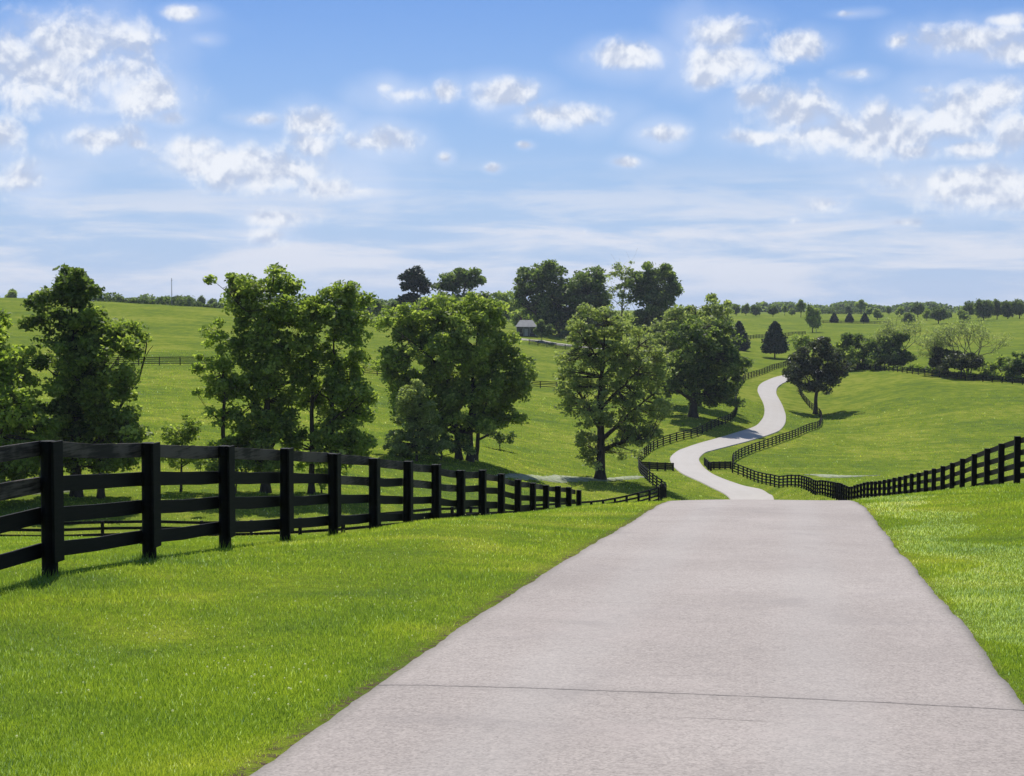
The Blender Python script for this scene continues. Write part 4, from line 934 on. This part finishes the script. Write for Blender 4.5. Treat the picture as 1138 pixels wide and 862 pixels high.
# ------------------------------------------------------------------ grass blades and clover on the near verges
def blades(name, N, y0, y1, xl, xr, h, w, seed, p=1.6, tmean=.5, clr=None):
    rg = np.random.default_rng(seed)
    u = rg.random(N); e = 1-p; Y = (y0**e + u*(y1**e-y0**e))**(1/e) if abs(e) > 1e-3 else y0*(y1/y0)**u
    X = xl(Y) + rg.random(N)*(xr(Y)-xl(Y)); rd = road_dist(X, Y); k = (rd > rg.normal(-.03, .045, N)) & (rg.random(N) < .6+rd*5); X, Y, rd = X[k], Y[k], rd[k]
    n = len(X); Z = H(X, Y); hh = h*rg.uniform(.5, 1.35, n)*(1+.4*np.sin(X*1.3+Y*.7)*np.sin(Y*1.1-X*.5)); hh *= np.clip(.55+rd*1.2, .55, 1); ww = w*rg.uniform(.7, 1.4, n)*np.maximum(1, Y/13)
    hh = hh*np.maximum(1, (Y/22)**.5)
    th = rg.random(n)*2*math.pi; ln = rg.random(n)*2*math.pi; lean = hh*rg.uniform(.15, .9, n)
    a = np.stack([X-np.cos(th)*ww/2, Y-np.sin(th)*ww/2, Z-.01], 1); b = np.stack([X+np.cos(th)*ww/2, Y+np.sin(th)*ww/2, Z-.01], 1)
    c = np.stack([X+np.cos(ln)*lean, Y+np.sin(ln)*lean, Z+hh], 1)
    V = np.stack([a, b, c], 1).reshape(-1, 3); tint = np.clip(rg.normal(tmean, .17, n), 0, .9); pt = np.sin(X*1.1+2*np.sin(Y*.35))*np.sin(Y*.9+1.5*np.sin(X*.5)); dry = rg.random(n) < .03+.10*np.clip(pt-.35, 0, 1); tint[dry] = rg.uniform(.9, 1, dry.sum())
    if clr is not None: tint = clr(X, Y, tint, rg)
    o = mesh_np(name, V, np.arange(len(V)).reshape(-1, 3), M['blade'], attr={'tint': np.repeat(tint, 3)}); return o
re = lambda Y: -.68+.178*Y
o = blades('grass', 330000, 6.3, 42, lambda Y: np.maximum(-.36*Y-.6, -.36*Y-.6), lambda Y: re(Y)-1.75, .030, .0075, 91); tag(o, 'short mown grass of the left verge between fence and road', 'grass', kind='stuff')
def dryline(X, Y, t, rg):
    off = X-(re(Y)+1.9); k = (np.abs(off-(.9+.35*np.sin(Y*.8))) < .55+.25*np.sin(Y*1.7)) & (rg.random(len(X)) < .42); t = t.copy(); t[k] = rg.uniform(.9, 1, k.sum()); return t
o = blades('grass', 210000, 6.3, 46, lambda Y: re(Y)+1.8, lambda Y: np.maximum(.36*Y+.8, re(Y)+2.2), .032, .0075, 92, clr=dryline); tag(o, 'short mown grass of the right verge with dry pale clippings', 'grass', kind='stuff')
o = blades('grass', 170000, 44, 300, lambda Y: -.36*Y, lambda Y: .36*Y, .05, .0075, 93, p=1.15); tag(o, 'rough pasture grass of the valley and far slopes', 'grass', kind='stuff')
def tufts(pts, seed):
    rg = np.random.default_rng(seed); P_ = np.repeat(np.array(pts), 130, 0); n = len(P_); r = .07+.13*rg.random(n); th = rg.random(n)*6.283
    X = P_[:,0]+r*np.cos(th); Y = P_[:,1]+r*np.sin(th); Z = H(X, Y); hh = rg.uniform(.04, .12, n)*(1.3-r*3); ln = rg.random(n)*6.283; L = hh*rg.uniform(.1, .8, n); w = .005
    t2 = rg.random(n)*6.283
    V = np.stack([np.stack([X-np.cos(t2)*w, Y-np.sin(t2)*w, Z-.01], 1), np.stack([X+np.cos(t2)*w, Y+np.sin(t2)*w, Z-.01], 1), np.stack([X+np.cos(ln)*L, Y+np.sin(ln)*L, Z+hh], 1)], 1).reshape(-1, 3)
    tint = np.clip(rg.normal(.45, .2, n), 0, .95); o = mesh_np('grass', V, np.arange(len(V)).reshape(-1, 3), M['blade'], attr={'tint': np.repeat(tint, 3)})
    tag(o, 'longer unmown grass round the feet of the near fence posts', 'grass', kind='stuff')
tufts(LF[1:16], 94)
def clover(name, N, y0, y1, xl, xr, seed, label):
    rg = np.random.default_rng(seed); Y = y0*(y1/y0)**rg.random(N); X = xl(Y)+rg.random(N)*(xr(Y)-xl(Y))
    m_ = np.sin(X*1.9+1)*np.sin(Y*1.3+X*.6)+.5*np.sin(X*.7-Y*.9); k = (m_+rg.normal(0, .4, N) > .35) & (road_dist(X, Y) > .1); X, Y = X[k], Y[k]; Z = H(X, Y)+.055+rg.random(len(X))*.03
    ph = (1+5**.5)/2; ico = np.array([(-1,ph,0),(1,ph,0),(-1,-ph,0),(1,-ph,0),(0,-1,ph),(0,1,ph),(0,-1,-ph),(0,1,-ph),(ph,0,-1),(ph,0,1),(-ph,0,-1),(-ph,0,1)])/1.9
    fc = np.array([(0,11,5),(0,5,1),(0,1,7),(0,7,10),(0,10,11),(1,5,9),(5,11,4),(11,10,2),(10,7,6),(7,1,8),(3,9,4),(3,4,2),(3,2,6),(3,6,8),(3,8,9),(4,9,5),(2,4,11),(6,2,10),(8,6,7),(9,8,1)])
    r = .0065*rg.uniform(.7, 1.4, len(X)); V = (np.stack([X, Y, Z], 1)[:,None]+ico[None]*r[:,None,None]).reshape(-1, 3)
    Fc = (fc[None]+12*np.arange(len(X))[:,None,None]).reshape(-1, 3)
    o = mesh_np(name, V, Fc, M['petal']); tag(o, label, 'clover', kind='stuff')
clover('clover', 1000, 6.5, 30, lambda Y: -.36*Y, lambda Y: re(Y)-1.9, 95, 'scattered white clover heads in the left verge')
clover('clover', 500, 6.5, 30, lambda Y: re(Y)+1.95, lambda Y: .36*Y+.5, 96, 'scattered white clover heads in the right verge')
